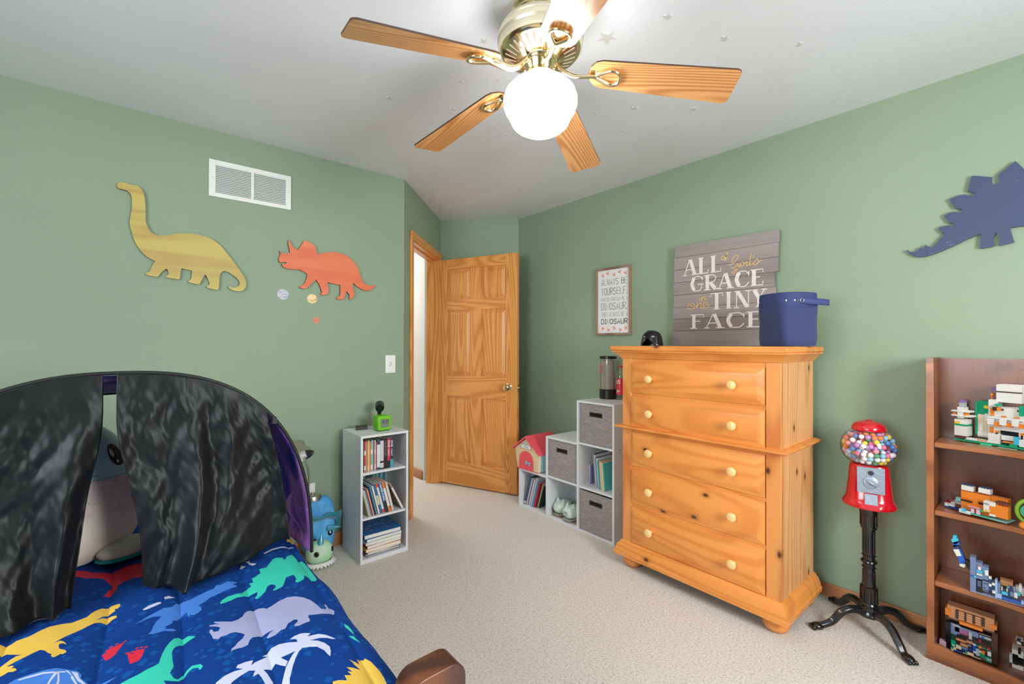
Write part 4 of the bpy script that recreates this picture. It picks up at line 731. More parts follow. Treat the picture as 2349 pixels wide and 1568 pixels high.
for y in (1.05, 1.42): part('batten', MB().box(2.676, 2.69, y-0.03, y+0.03, 1.30, 1.88), PL[1], ws)
SW = pm('chalk_white_paint', (226, 218, 210), 0.7, var=0.06, vs=60); GO = pm('gold_paint', (232, 186, 110), 0.6)
f = leftof(2.6572)
TK, TN = 1.0, 0.26
SER = {'A': [(TN, '0.02,0 .42,1'), (TK, '.5,.98 .84,0.02'), (TN, '.2,.35 .65,.35'), (TN, '-.12,0 .2,0'), (TN, '.6,0 1.1,0')],
 'L': [(TK, '.25,0.02 .25,.98'), (TN, '0,0 .95,0 .95,.22'), (TN, '0,1 .5,1')], 'G': [(TN, '~1,.8 .8,1 .5,1 .25,.93'), (TK, '~.32,.93 .16,.5 .32,.07'), (TN, '~.25,.05 .5,0 .8,.02 .92,.2 .92,.45'), (TN, '.65,.45 1.08,.45'), (TN, '1,.72 1,.95')],
 'R': [(TK, '.25,0.02 .25,.98'), (TN, '~0,1 .7,1 .9,.78 .7,.52 .3,.5'), (TK, '.48,.48 .85,0.05'), (TN, '0,0 .5,0'), (TN, '.8,0 1.08,.05')],
 'C': [(TN, '~1,.75 .8,.98 .5,1 .25,.93'), (TK, '~.32,.93 .16,.5 .32,.07'), (TN, '~.25,.05 .5,0 .8,.03 1,.25'), (TN, '1,.68 1,.95')],
 'E': [(TK, '.25,0.02 .25,.98'), (TN, '0,1 .95,1 .95,.8'), (TN, '0,0 .95,0 .95,.22'), (TN, '.3,.52 .72,.52')], 'F': [(TK, '.25,0.02 .25,.98'), (TN, '0,1 .98,1 .98,.8'), (TN, '0,0 .5,0'), (TN, '.3,.52 .72,.52')],
 'T': [(TK, '.5,0.02 .5,.98'), (TN, '0,.8 0,1 1,1 1,.8'), (TN, '.25,0 .75,0')], 'I': [(TK, '.5,0.02 .5,.98'), (TN, '.2,0 .8,0'), (TN, '.2,1 .8,1')],
 'N': [(TN, '.12,0 .12,1'), (TK, '.2,.98 .8,0.02'), (TN, '.88,0 .88,1'), (TN, '0,1 .3,1'), (TN, '.7,1 1.05,1'), (TN, '-.05,0 .3,0')], 'Y': [(TK, '.15,.98 .5,.48'), (TN, '.88,1 .5,.45'), (TK, '.5,.5 .5,0.02'), (TN, '0,1 .4,1'), (TN, '.7,1 1.05,1'), (TN, '.25,0 .75,0')]}
def serif(mb, s_, u0, u1, v0, v1, pen, wd):
    tot = sum(wd)+0.14*(len(s_)-1); k = (u1-u0)/tot; u = u0
    for c, w in zip(s_, wd):
        for wt, p in SER[c]:
            cv = p[0] == '~'; P = [tuple(float(q) for q in a.split(',')) for a in p.lstrip('~').split()]
            if cv: P = catmull(P, 4)
            mb.ribbon([(wt, [(u+a*w*k, v0+b*(v1-v0)) for a, b in P])], -pen, f)
        u += (w+0.14)*k
def slant(v0, v1): return v0, v1
for s_, u0, u1, v0, v1, wd in (('ALL', 1.467, 1.232, 1.716, 1.812, [1, .8, .8]), ('GRACE', 1.428, 0.998, 1.612, 1.700, [1, 1, 1, 1, .85]), ('TINY', 1.296, 0.985, 1.492, 1.586, [.9, .6, 1.1, .9]), ('FACE', 1.425, 1.003, 1.379, 1.463, [.85, 1, 1.05, .85])):
    m = MB(); serif(m, s_, u0, u1, v0, v1, 0.0215, wd); part('lettering', m, SW, ws)
scr = {'in': (1.372, 1.318, 1.551, 1.585, ['.05,.0 .12,.55', '.16,.8 .18,.86', '~.05,.0 .25,.05 .38,.5', '.38,.5 .36,0', '~.36,0 .5,.5 .68,.55 .68,.2 .78,0 1,.25']),
 'one': (1.451, 1.306, 1.500, 1.538, ['~.28,.95 .08,.75 .05,.2 .2,0 .36,.3 .32,.8 .2,.85 .2,.5 .36,.45 .45,.3', '.45,.3 .5,.9', '~.46,0 .52,.6 .62,.9 .66,.6 .64,.05 .74,.2', '~.74,.3 .9,.55 .9,.9 .78,.9 .74,.4 .8,.02 .9,.05 1.02,.5']),
 'of': (1.234, 1.192, 1.782, 1.818, ['~.3,.6 .08,.5 .05,.15 .25,0 .45,.2 .42,.5 .3,.6', '~.45,.4 .6,.4 .75,.6 .95,1 .9,1.1 .75,.7 .6,.1 .55,-.2 .65,-.1 .75,.3']),
 "God's": (1.192, 1.017, 1.712, 1.79, ['~.02,.45 .1,.45 .28,.75 .33,1.05 .24,1.08 .14,.8 .12,.6', '~.1,.3 .14,.15 .28,.3 .34,.5 .3,.05 .2,-.2 .12,-.15 .3,.1 .42,.35', '~.42,.5 .38,.3 .44,.2 .52,.35 .48,.52 .42,.5', '~.52,.4 .62,.5 .58,.25 .66,.25 .7,.5', '~.74,1.05 .7,.6 .7,.25 .78,.3', '.82,.9 .8,.75', '~.8,.3 .9,.6 .96,.4 .88,.2 .8,.25', '~.9,.25 1.0,.4 1.05,.5'])}
for k_, (u0, u1, v0, v1, ss) in scr.items():
    m = MB()
    for p in ss:
        cv = p[0] == '~'; P = [tuple(float(q) for q in a.split(',')) for a in p.lstrip('~').split()]
        if cv: P = catmull(P, 4)
        m.ribbon([[(u0+a*(u1-u0), v0+b*(v1-v0)) for a, b in P]], -0.0042, f)
    part('script_lettering', m, GO, ws)
# ---------------------------------------------------------------- bed
DKW = wood('dark_walnut_bed', (122, 68, 42), (66, 34, 24), 'z', 1.0, 6, rough=0.35, fiber=0.4, coat=0.3, streak=0.12, low=3)
bed = thing('bed', 'dark wooden bed frame, its rounded foot post showing beside the comforter', 'bed', (-0.04, 1.8, 0))
def post(xa, xb, y0, y1, zt, nm):
    out = [(xa, 0)]; r = 0.034
    for cx_, s0 in ((xa+r, 180), (xb-r, 90)):
        for k in range(7): t = radians(s0-15*k); out.append((cx_+r*cos(t), zt-r+r*sin(t)))
    out.append((xb, 0))
    return part(nm, MB().prism([(x, y0, z) for x, z in out], (0, y1-y0, 0)), DKW, bed, smooth=30, bev=0.0015)
pt = post(0.383, 0.509, 0.752, 0.812, 0.643, 'foot_post'); post(-0.60, -0.474, 0.752, 0.812, 0.643, 'foot_post')
m = MB().cyl((0.445, 0.7518, 0.557), (0.445, 0.7512, 0.557), 0.012, n=20); part('bolt_hole', m, DARK, pt)
m = MB().cyl((0.440, 0.7519, 0.554), (0.440, 0.7495, 0.554), 0.007, n=12); part('bolt', m, CHROME, pt)
part('footboard', MB().box(-0.48, 0.39, 0.765, 0.798, 0.16, 0.50), DKW, bed, bev=0.004)
for x in (-0.565, 0.447): part('side_rail', MB().box(x-0.012, x+0.012, 0.81, 2.8, 0.2, 0.36), DKW, bed, bev=0.003)
part('headboard', MB().box(-0.57, 0.46, 2.80, 2.84, 0.1, 0.72), DKW, bed, bev=0.004)
mt = solo('mattress', MB().box(-0.535, 0.405, 0.86, 2.79, 0.22, 0.565), pm('mattress_white', (215, 215, 215), 0.8), 'white mattress under the blue comforter', 'mattress', bev=0.03)
# comforter: one quilted sheet, its printed figures are material areas of the same mesh
SEAMS = [-0.42, -0.245, -0.075, 0.068, 0.216, 0.375]
def cz(x, y):
    h = 0.588
    sx = x+0.016*sin(3*y)
    d = min(abs(sx-s) for s in SEAMS)
    h += 0.013*(1-math.exp(-(d/0.022)**0.8))
    h += 0.006*noise.noise(Vector((x*3, y*2.2, 0)))+0.0028*noise.noise(Vector((x*6+y*9, y*2-x*16, 3)))+0.0012*noise.noise(Vector((x*30, y*22, 1)))
    h += 0.004*noise.noise(Vector((x*2+3.1*y, 9-x*7, 2)))
    return h
def cpos(x, y):
    """cloth coordinate -> space: drapes over the right, left and foot edges"""
    z = cz(x, y); X, Y = x, y
    wob = 0.012*noise.noise(Vector((0, y*5, 1)))
    e = 0.372+wob
    if x > e:
        s = x-e; R = 0.055
        if s < R*pi/2: X = e+R*sin(s/R); z -= R*(1-cos(s/R))
        else: X = e+R+0.006*sin(y*22)*min(1, (s-R*pi/2)*8); z -= R+(s-R*pi/2)
    e2 = -0.52
    if x < e2:
        s = e2-x; R = 0.055
        if s < R*pi/2: X = e2-R*sin(s/R); z -= R*(1-cos(s/R))
        else: X = e2-R; z -= R+(s-R*pi/2)
    e3 = 0.87
    if y < e3:
        s = e3-y; R = 0.045
        if s < R*pi/2: Y = e3-R*sin(s/R); z -= R*(1-cos(s/R))
        else: Y = e3-R; z -= R+(s-R*pi/2)
    return Vector((X, Y, z))
def comfmat():
    t = NT('comforter_blue'); v = t.coord((1, 1, 0.0001))
    vo = t.add('ShaderNodeTexVoronoi', distance='MANHATTAN'); vo.inputs['Scale'].default_value = 46; t.link(v, vo.inputs['Vector'])
    sp = t.add('ShaderNodeSeparateColor'); t.link(vo.outputs['Color'], sp.inputs[0])
    f = t.math('MULTIPLY', t.math('LESS_THAN', vo.outputs['Distance'], 0.50), t.math('GREATER_THAN', sp.outputs[0], 0.15))
    t.link(t.mix(f, lin((0, 54, 128)), lin((6, 76, 152))), t.b.inputs['Base Color']); t.b.inputs['Specular IOR Level'].default_value = 0.2; t.b.inputs['Roughness'].default_value = 0.85
    t.bump(t.noise(t.coord(), 22, 4, 0.6), 0.25, 0.004); return t.m
PC = {'y': (226, 184, 74), 'r': (206, 28, 54), 'w': (196, 200, 226), 'b': (62, 122, 206), 'g': (44, 192, 168), 'l': (158, 162, 200)}
CM = [comfmat()]+[pm('comforter_print_'+n, PC[k], 0.75, bump=0.2, bs=25) for k, n in (('y', 'yellow'), ('r', 'red'), ('w', 'white'), ('b', 'sky_blue'), ('g', 'teal'), ('l', 'lavender'))]
MI = {k: i+1 for i, k in enumerate('yrwbgl')}
polys = []
for s_ in DATA['PAT']: k, pts = s_[0], dec(s_[2:]); polys.append((k, pts))
toe = lambda x, y: ('r', [(x-.004, y), (x, y-.0035), (x+.004, y), (x, y+.0035)])
extra = [toe(x, y) for x, y in ((-.0585, 1.335), (-.0535, 1.3465), (-.0465, 1.354), (-.037, 1.3535), (-.0225, 1.349), (-.0185, 1.291), (-.010, 1.287), (-.0015, 1.2935), (.006, 1.290), (.014, 1.284))]+[('r', [(-.5, 1.0), (-.42, 1.04), (-.36, 1.02), (-.38, .96), (-.46, .94)]), ('g', [(-.5, 1.3), (-.42, 1.36), (-.35, 1.3), (-.4, 1.26)])]
polys += extra
def resample(P, d=0.02):
    out = []
    for i in range(len(P)):
        a, b = P[i], P[(i+1) % len(P)]; n = max(1, int(math.dist(a, b)/d))
        for k in range(n): out.append((a[0]+(b[0]-a[0])*k/n, a[1]+(b[1]-a[1])*k/n))
    return out
pv = []; pe = []
for k, P in polys:
    P = [p for p in resample(P)]; b = len(pv); pv += [Vector(p) for p in P]; pe += [(b+i, b+(i+1) % len(P)) for i in range(len(P))]
for s_ in SEAMS:
    for o_ in (-0.009, -0.003, 0, 0.003, 0.009):
        b = len(pv); ys_ = [0.60+0.018*k for k in range(118)]; pv += [Vector((s_-0.016*sin(3*y)+o_, y)) for y in ys_]; pe += [(b+i, b+i+1) for i in range(len(ys_)-1)]
nx, ny = 66, 122
gx0, gx1, gy0, gy1 = -0.80, 0.66, 0.56, 2.76
for j in range(ny+1):
    for i in range(nx+1):
        jx = (0 if i in (0, nx) else random.uniform(-.2, .2))*(gx1-gx0)/nx; jy = (0 if j in (0, ny) else random.uniform(-.2, .2))*(gy1-gy0)/ny
        pv.append(Vector((gx0+(gx1-gx0)*i/nx+jx, gy0+(gy1-gy0)*j/ny+jy)))
vo_, eo_, fo_, *_r = delaunay_2d_cdt(pv, pe, [], 0, 1e-5)
def inside(P, x, y):
    c = False; j = len(P)-1
    for i in range(len(P)):
        if (P[i][1] > y) != (P[j][1] > y) and x < (P[j][0]-P[i][0])*(y-P[i][1])/(P[j][1]-P[i][1])+P[i][0]: c = not c
        j = i
    return c
bb = [(k, P, min(p[0] for p in P), max(p[0] for p in P), min(p[1] for p in P), max(p[1] for p in P)) for k, P in polys]
mb = MB(); mb.v = [cpos(p.x, p.y) for p in vo_]
for f_ in fo_:
    cx_ = sum(vo_[i].x for i in f_)/3; cy_ = sum(vo_[i].y for i in f_)/3
    if not (gx0 <= cx_ <= gx1 and gy0 <= cy_ <= gy1): continue
    mi = 0
    for k, P, a, b, c, d in bb:
        if a <= cx_ <= b and c <= cy_ <= d and inside(P, cx_, cy_): mi = MI[k]
    mb.f.append(list(f_)); mb.mi.append(mi)
cf = solo('comforter', mb, CM, 'blue comforter printed with colourful dinosaurs, draped over the bed', 'comforter', smooth=80)
sl = cf.modifiers.new('thickness', 'SOLIDIFY'); sl.thickness = 0.006; sl.offset = -1
# pillow inside the tent
pl_ = solo('pillow', MB().ball((0.02, 2.55, 0.69), 0.30, 0.18, 0.075, 28, 14, 0.7), pm('navy_pillowcase', (28, 44, 92), 0.8), 'navy pillow at the head of the bed behind the plush', 'pillow', smooth=60)
yp = solo('plush_toy', MB().ball((0.13, 2.33, 0.72), 0.09, 0.08, 0.11, 20, 12), pm('mustard_plush', (206, 160, 62), 0.9), 'mustard yellow plush just visible behind the big penguin-shaped plush', 'plush toy', 'plush toys inside the tent', smooth=60)
# ---------------------------------------------------------------- pop-up bed tent
TY = 1.60
def arch(t, hw=0.492, zb=0.57, za=1.198, cx_=-0.04, e=0.82):
    a = pi*t; c, s = cos(a), sin(a)
    return cx_+hw*math.copysign(abs(c)**e, c), zb+(za-zb)*abs(s)**e*1.0
HOOP = [arch(k/64) for k in range(65)]
tn = thing('bed_tent', 'black pop-up bed tent with split curtains and purple starry inside, arched over the bed', 'bed tent', (-0.04, TY+0.2, 0.55))
BLKTRIM = pm('black_piping', (10, 10, 12), 0.5)
part('front_hoop', MB().tube([(x, TY, z) for x, z in HOOP], 0.0052, 8), BLKTRIM, tn, smooth=60)
def galaxy():
    t = NT('galaxy_print_fabric'); v = t.coord((1, 1, 1)); v2 = t.coord((1, 1.6, 0.6))
    n = t.noise(v2, 5.4, 4, 0.55, 1.2)
    c = t.ramp(n, [(0.30, lin((24, 36, 110))), (0.42, lin((62, 56, 150))), (0.52, lin((126, 80, 178))), (0.60, lin((196, 128, 206))), (0.70, lin((70, 60, 150)))])
    vo = t.add('ShaderNodeTexVoronoi'); vo.inputs['Scale'].default_value = 34; t.link(v, vo.inputs['Vector'])
    sp = t.add('ShaderNodeSeparateColor'); t.link(vo.outputs['Color'], sp.inputs[0])
    st = t.math('MULTIPLY', t.math('LESS_THAN', vo.outputs['Distance'], 0.10), t.math('GREATER_THAN', sp.outputs[1], 0.72))
    t.link(t.mix(st, c, (0.85, 0.8, 0.95)), t.b.inputs['Base Color']); t.b.inputs['Roughness'].default_value = 0.5; return t.m
def shell(u, v):
    x0, z0 = arch(u, 0.488, 0.57, 1.192); x1, z1 = arch(u, 0.445, 0.57, 1.115)
    sag = 0.012*sin(pi*v)*abs(sin(pi*u))
    return Vector((x0+(x1-x0)*v, TY+0.003+0.36*v, z0+(z1-z0)*v-sag))
SHC = [galaxy(), BLKTRIM]
mb = MB().grid(shell, 72, 16)
sh = part('tent_shell', mb, SHC[0], tn, smooth=80)
part('rear_hoop', MB().tube([shell(k/64, 1.0) for k in range(65)], 0.005, 8), BLKTRIM, tn, smooth=60)
# pink crescent planet printed on the right inside of the shell
PK = pm('pink_nebula_print', (206, 140, 206), 0.5); PV = pm('violet_planet_print', (96, 62, 148), 0.5)
def onshell(z, y):
    v = (y-TY-0.003)/0.36; lo, hi = 0.0, 0.5
    for _ in range(30):
        mid = (lo+hi)/2
        if shell(mid, v).z < z: lo = mid
        else: hi = mid
    p = shell(lo, v); return Vector((p.x-0.0015, p.y, p.z))
P1 = catmull([(0.76, 1.70), (0.725, 1.75), (0.685, 1.785), (0.655, 1.765), (0.642, 1.715), (0.622, 1.67), (0.59, 1.67)], 8)
w = [0.006, 0.018, 0.024, 0.022, 0.018, 0.014, 0.010]
m = MB(); n = len(P1); vs = []
for i, (z, y) in enumerate(P1):
    k = w[min(int(i*7/n), 6)]; vs += [onshell(z, y+k/1), onshell(z, y-k)]
m.add(vs, [(2*i, 2*i+1, 2*i+3, 2*i+2) for i in range(n-1)]); part('crescent_print', m, PK, sh)
# black satin curtains
def satin():
    t = NT('black_satin'); v = t.coord((1.2, 1, 0.5))
    n = t.noise(v, 5, 5, 0.62, 0.6); t.link(t.ramp(n, [(0.3, (0.004, 0.005, 0.006)), (0.7, (0.010, 0.011, 0.012))]), t.b.inputs['Base Color'])
    t.b.inputs['Roughness'].default_value = 0.42; t.b.inputs['Specular IOR Level'].default_value = 0.24
    t.b.inputs['Sheen Weight'].default_value = 0.03; t.b.inputs['Sheen Roughness'].default_value = 0.4
    h = t.math('ADD', t.noise(t.coord((1.4, 1, 0.5), (0, 0.35, 0)), 7, 3, 0.5, 1.2), t.math('MULTIPLY', t.noise(t.coord((3, 1, 0.6), (0, -0.5, 0)), 9, 2, 0.5), 0.35)); t.bump(h, 0.13, 0.02); return t.m
SAT = satin()
def lerpP(P, t):
    n = len(P)-1; k = min(int(t*n), n-1); f = t*n-k; return tuple(P[k][i]+(P[k+1][i]-P[k][i])*f for i in range(len(P[0])))
def hoopz(x):
    best = None
    lo, hi = 0.0, 1.0
    for _ in range(36):
        mid = (lo+hi)/2
        if arch(mid)[0] > x: lo = mid
        else: hi = mid
    return arch(lo)[1]
def curtain(L, R, bot, ph):
    Lc, Rc, Bc = catmull(L, 6), catmull(R, 6), catmull(bot, 8)
    def f(u, v):
        lx, lz, ly = lerpP(Lc, v); rx, rz, ry = lerpP(Rc, v)
        x = lx+(rx-lx)*u
        bx, by, bz = lerpP(Bc, u)
        xt = L[0][0]+(R[0][0]-L[0][0])*u
        zt = hoopz(xt)-0.001
        vz = v**0.95
        z = zt+(bz-zt)*vz; y = TY-0.004+(by-TY)*v**2.2
        x = x+(bx-(L[-1][0]+(R[-1][0]-L[-1][0])*u))*v**3
        A = min(1, v*3.5)*(0.007+0.010*v)
        q = u*9+ph
        y -= abs(A)*(1.0+sin(q*2.1+1.2*sin(3*v+q)))*1.1
        y -= 0.010*min(1, v*5)*(noise.noise(Vector((u*7+ph*3, v*3.5, ph)))+0.6*noise.noise(Vector((u*14+v*10, v*7-u*4, ph+4)))) 
        y -= 0.0018*min(1, v*8)*noise.noise(Vector((u*34-v*16, v*18, ph)))
        x += 0.004*sin(q*3+v*5)*v
        if v > 0.985: z = max(z, bz)
        return Vector((x, y, z))
    return MB().grid(f, 110, 90)
cr = curtain([(-0.047, 1.19, 0), (-0.046, 1.03, 0), (-0.018, 0.87, 0), (0.006, 0.73, 0), (0.010, 0.61, 0)],
             [(0.315, 1.0, 0), (0.335, 0.90, 0), (0.356, 0.78, 0), (0.368, 0.69, 0), (0.372, 0.64, 0)],
             [(0.010, 1.625, 0.612), (0.05, 1.57, 0.612), (0.102, 1.50, 0.612), (0.15, 1.55, 0.612), (0.256, 1.60, 0.618), (0.372, 1.60, 0.645)], 0.3)
c1 = part('curtain', cr, SAT, tn, smooth=80)
cl = curtain([(-0.525, 0.75, 0), (-0.52, 0.72, 0), (-0.515, 0.68, 0), (-0.51, 0.64, 0), (-0.50, 0.615, 0)],
             [(-0.074, 1.19, 0), (-0.076, 1.08, 0), (-0.098, 0.92, 0), (-0.114, 0.76, 0), (-0.132, 0.615, 0)],
             [(-0.50, 1.57, 0.612), (-0.36, 1.56, 0.612), (-0.25, 1.555, 0.612), (-0.18, 1.565, 0.612), (-0.132, 1.575, 0.612)], 2.1)
c2 = part('curtain', cl, SAT, tn, smooth=80)
for c_ in (c1, c2):
    s_ = c_.modifiers.new('thickness', 'SOLIDIFY'); s_.thickness = 0.0012
for t in (0.245, 0.755):
    x, z = arch(t); part('hook_tab', MB().box(x-0.006, x+0.006, TY-0.011, TY+0.011, z-0.016, z+0.004), BLKTRIM, tn)
# ---------------------------------------------------------------- big plush inside the tent
px_, py_ = -0.165, 1.95
pg = thing('plush_toy', 'large egg-shaped plush, teal head over fuzzy pink scarf and cream belly, inside the tent', 'plush toy', (px_, py_, 0.6), 'plush toys inside the tent')
def egg(z0, z1, grow=0.0, bumpy=0.0):
    def f(u, v):
        z = z0+(z1-z0)*v
        t = (z-0.60)/(1.035-0.60)
        r = 0.172*(max(0.0, 1-(abs(t-0.30)/(0.70 if t > 0.30 else 0.335))**2.3))**0.5+grow
        a = 2*pi*u; r += bumpy*noise.noise(Vector((cos(a)*14, sin(a)*14, z*80)))*2
        return Vector((px_+r*cos(a), py_+r*0.85*sin(a), z))
    return f
part('belly', MB().grid(egg(0.6005, 0.775), 48, 20), pm('cream_plush', (242, 230, 212), 0.95, sheen=0.5, bump=0.3, bs=300), pg, smooth=80)
part('scarf', MB().grid(egg(0.765, 0.865, 0.007, 0.006), 130, 40), pm('fuzzy_pink_grey_fleece', (236, 216, 208), 0.98, sheen=0.6, bump=1.0, bs=60), pg, smooth=80)
hd = part('head', MB().grid(egg(0.855, 1.0349), 48, 20), pm('pale_teal_plush', (198, 232, 232), 0.95, sheen=0.4, bump=0.3, bs=300), pg, smooth=80)
part('foot', MB().ball((-0.03, 1.86, 0.637), 0.075, 0.05, 0.03, 24, 12, M=Matrix.Rotation(0.5, 3, 'Z')), pm('cream_foot', (206, 202, 184), 0.95), pg, smooth=60)
part('foot_trim', MB().ball((-0.03, 1.86, 0.618), 0.078, 0.053, 0.012, 24, 12, M=Matrix.Rotation(0.5, 3, 'Z')), pm('teal_trim', (24, 130, 130), 0.9), pg, smooth=60)
def onegg(a, z, out=0.001):
    p = egg(z, z, out)(a/(2*pi), 0.0); return p
m = MB(); ea = -0.66; ez = 0.928
def disc(mb, ca, cz_, ra, rz, out, n=24):
    mb.add([onegg(ca, cz_, out)]+[onegg(ca+ra*cos(2*pi*k/n), cz_+rz*sin(2*pi*k/n), out) for k in range(n)], [(0, 1+k, 1+(k+1) % n) for k in range(n)]); return mb
part('eye', disc(MB(), ea-1.4, ez, 0.17, 0.034, 0.0015), pm('dark_brown_embroidery', (44, 26, 28), 0.6), pg)
e_ = part('eye', disc(MB(), ea, ez, 0.17, 0.034, 0.0015), pm('dark_brown_embroidery', (44, 26, 28), 0.6), pg)
part('eye_highlight', disc(disc(MB(), ea-0.09, ez+0.008, 0.045, 0.013, 0.0025), ea-0.03, ez-0.019, 0.03, 0.005, 0.0025), pm('white_thread', (216, 210, 222), 0.6), e_)
m = MB().tube([onegg(-1.5+0.05*k, 0.878+0.0015*sin(k*1.2), 0.0015) for k in range(9)], 0.0009, 5); part('mouth', m, pm('mouth_thread', (60, 70, 80), 0.7), pg)
# ---------------------------------------------------------------- desk lamp and plush toys beside the bed
BLU = fabric('crushed_blue_velour', (24, 124, 208), (120, 206, 244), (1, 1, 1), 0.6)
bp_ = thing('plush_toy', 'tall blue velour horned plush with teal frill, against the wall beside the bed', 'plush toy', (0.80, 2.77, 0), 'horned plush toys on the floor beside the bed')
part('body', MB().ball((0.83, 2.823, 0.178), 0.094, 0.060, 0.178, 30, 20, 0.6), BLU, bp_, smooth=60)
FR = pm('teal_satin', (22, 128, 150), 0.45, sheen=0.4)
m = MB(); base = [(0.748, 2.80, .205), (0.76, 2.77, .225), (0.79, 2.757, .235), (0.83, 2.752, .24), (0.87, 2.756, .24), (0.905, 2.77, .225), (0.925, 2.80, .19), (0.93, 2.82, .15)]
tip = [(0.722, 2.795, .25), (0.745, 2.755, .252), (0.79, 2.738, .268), (0.83, 2.732, .262), (0.87, 2.735, .276), (0.925, 2.748, .262), (0.955, 2.785, .255), (0.960, 2.81, .16)]
n = len(base); m.add(catmull(base, 3)+catmull(tip, 3), [(i, i+1, 3*(n-1)+1+i+1, 3*(n-1)+1+i) for i in range(3*(n-1))]); fr_ = part('frill', m, FR, bp_, smooth=60); s_ = fr_.modifiers.new('thickness', 'SOLIDIFY'); s_.thickness = 0.009
HORN = pm('iridescent_horn', (110, 190, 220), 0.25, 0.5)
part('horn', MB().lathe([(0.020, 0), (0.016, 0.02), (0.008, 0.055), (0, 0.082)], (0.875, 2.765, 0.172), 16, Vector((0.62, -0.55, 0.10)).normalized().to_track_quat('Z', 'Y').to_matrix()), HORN, bp_, smooth=50)
for x_, y_, z_ in ((0.795, 2.765, 0.108), (0.886, 2.766, 0.142)):
    e_ = part('eye', MB().ball((x_, y_, z_), 0.015, 0.006, 0.019, 16, 10), pm('black_glossy', (10, 10, 16), 0.15), bp_, smooth=60)
    part('eye_highlight', MB().ball((x_-0.001, y_-0.006, z_+0.003), 0.006, 0.002, 0.008, 10, 6), pm('white_thread', (216, 210, 222), 0.6), e_)
gp = thing('plush_toy', 'small round pale green horned plush with white ruffle on the carpet', 'plush toy', (0.802, 2.690, 0), 'horned plush toys on the floor beside the bed')
GREENP = NT('pale_green_plush'); v = GREENP.coord(); GREENP.link(GREENP.ramp(GREENP.noise(v, 7, 2), [(0.4, lin((196, 222, 196))), (0.62, lin((158, 218, 164)))]), GREENP.b.inputs['Base Color']); GREENP.b.inputs['Roughness'].default_value = 0.95
part('body', MB().ball((0.802, 2.690, 0.075), 0.074, 0.066, 0.066, 28, 18, 0.92), GREENP.m, gp, smooth=60)
part('horn', MB().lathe([(0.019, 0), (0.015, 0.02), (0.007, 0.045), (0, 0.06)], (0.80, 2.665, 0.128), 16, Matrix.Rotation(0.1, 3, 'Y')), HORN, gp, smooth=50)
m = MB(); n = 26; vs = []
for k in range(2*n):
    a = 2*pi*k/(2*n); r = 1.0 if k % 2 else 1.13; vs.append((0.802+0.082*r*cos(a), 2.690+0.074*r*sin(a), 0.010+(0.012 if k % 2 else 0.004)))
vs2 = [(0.802+0.07*cos(2*pi*k/(2*n)), 2.690+0.063*sin(2*pi*k/(2*n)), 0.034) for k in range(2*n)]
m.add(vs+vs2, [(i, (i+1) % (2*n), 2*n+(i+1) % (2*n), 2*n+i) for i in range(2*n)]); rf = part('ruffle', m, pm('white_felt', (226, 226, 224), 0.9), gp); s_ = rf.modifiers.new('thickness', 'SOLIDIFY'); s_.thickness = 0.002
for x_, y_ in ((0.768, 2.6275), (0.862, 2.650)):
    part('eye', MB().ball((x_, y_, 0.092), 0.013, 0.006, 0.015, 16, 10, M=Matrix.Rotation(-0.4 if x_ < 0.8 else 1.0, 3, 'Z')), pm('black_glossy', (10, 10, 16), 0.15), gp, smooth=60)
lp = thing('desk_lamp', 'brushed nickel gooseneck desk lamp beside the tent', 'desk lamp', (0.795, 2.82, 0.352))
part('base', MB().lathe([(0.052, 0.344), (0.052, 0.356), (0.046, 0.370), (0.012, 0.378), (0.012, 0.385)], (0.80, 2.822, 0), 32), NICKEL, lp, smooth=40)
neck = catmull([(0.775, 2.82, 0.37), (0.778, 2.82, 0.44), (0.776, 2.815, 0.51), (0.758, 2.805, 0.57), (0.742, 2.80, 0.595)], 8)
part('gooseneck', MB().tube(neck, 0.0055, 10), CHROME, lp, smooth=60)
ax = Vector((0.10, -0.62, -0.74)).normalized(); Ms = ax.to_track_quat('Z', 'Y').to_matrix(); c0 = Vector((0.712, 2.815, 0.700))
part('shade', MB().lathe([(0.0, -0.001), (0.028, 0), (0.035, 0.012), (0.037, 0.040), (0.047, 0.052), (0.068, 0.095), (0.0665, 0.095), (0.045, 0.052), (0.034, 0.040), (0.0, 0.012)], c0, 32, Ms, cap=False), NICKEL, lp, smooth=40)
pts = []
for k in range(60): a = k*0.62; pts.append(c0+Ms @ Vector((0.020*cos(a), 0.020*sin(a), 0.045+k*0.0011)))
part('spiral_bulb', MB().tube(pts, 0.006, 8), pm('bulb_white', (228, 230, 228), 0.3), lp, smooth=60)
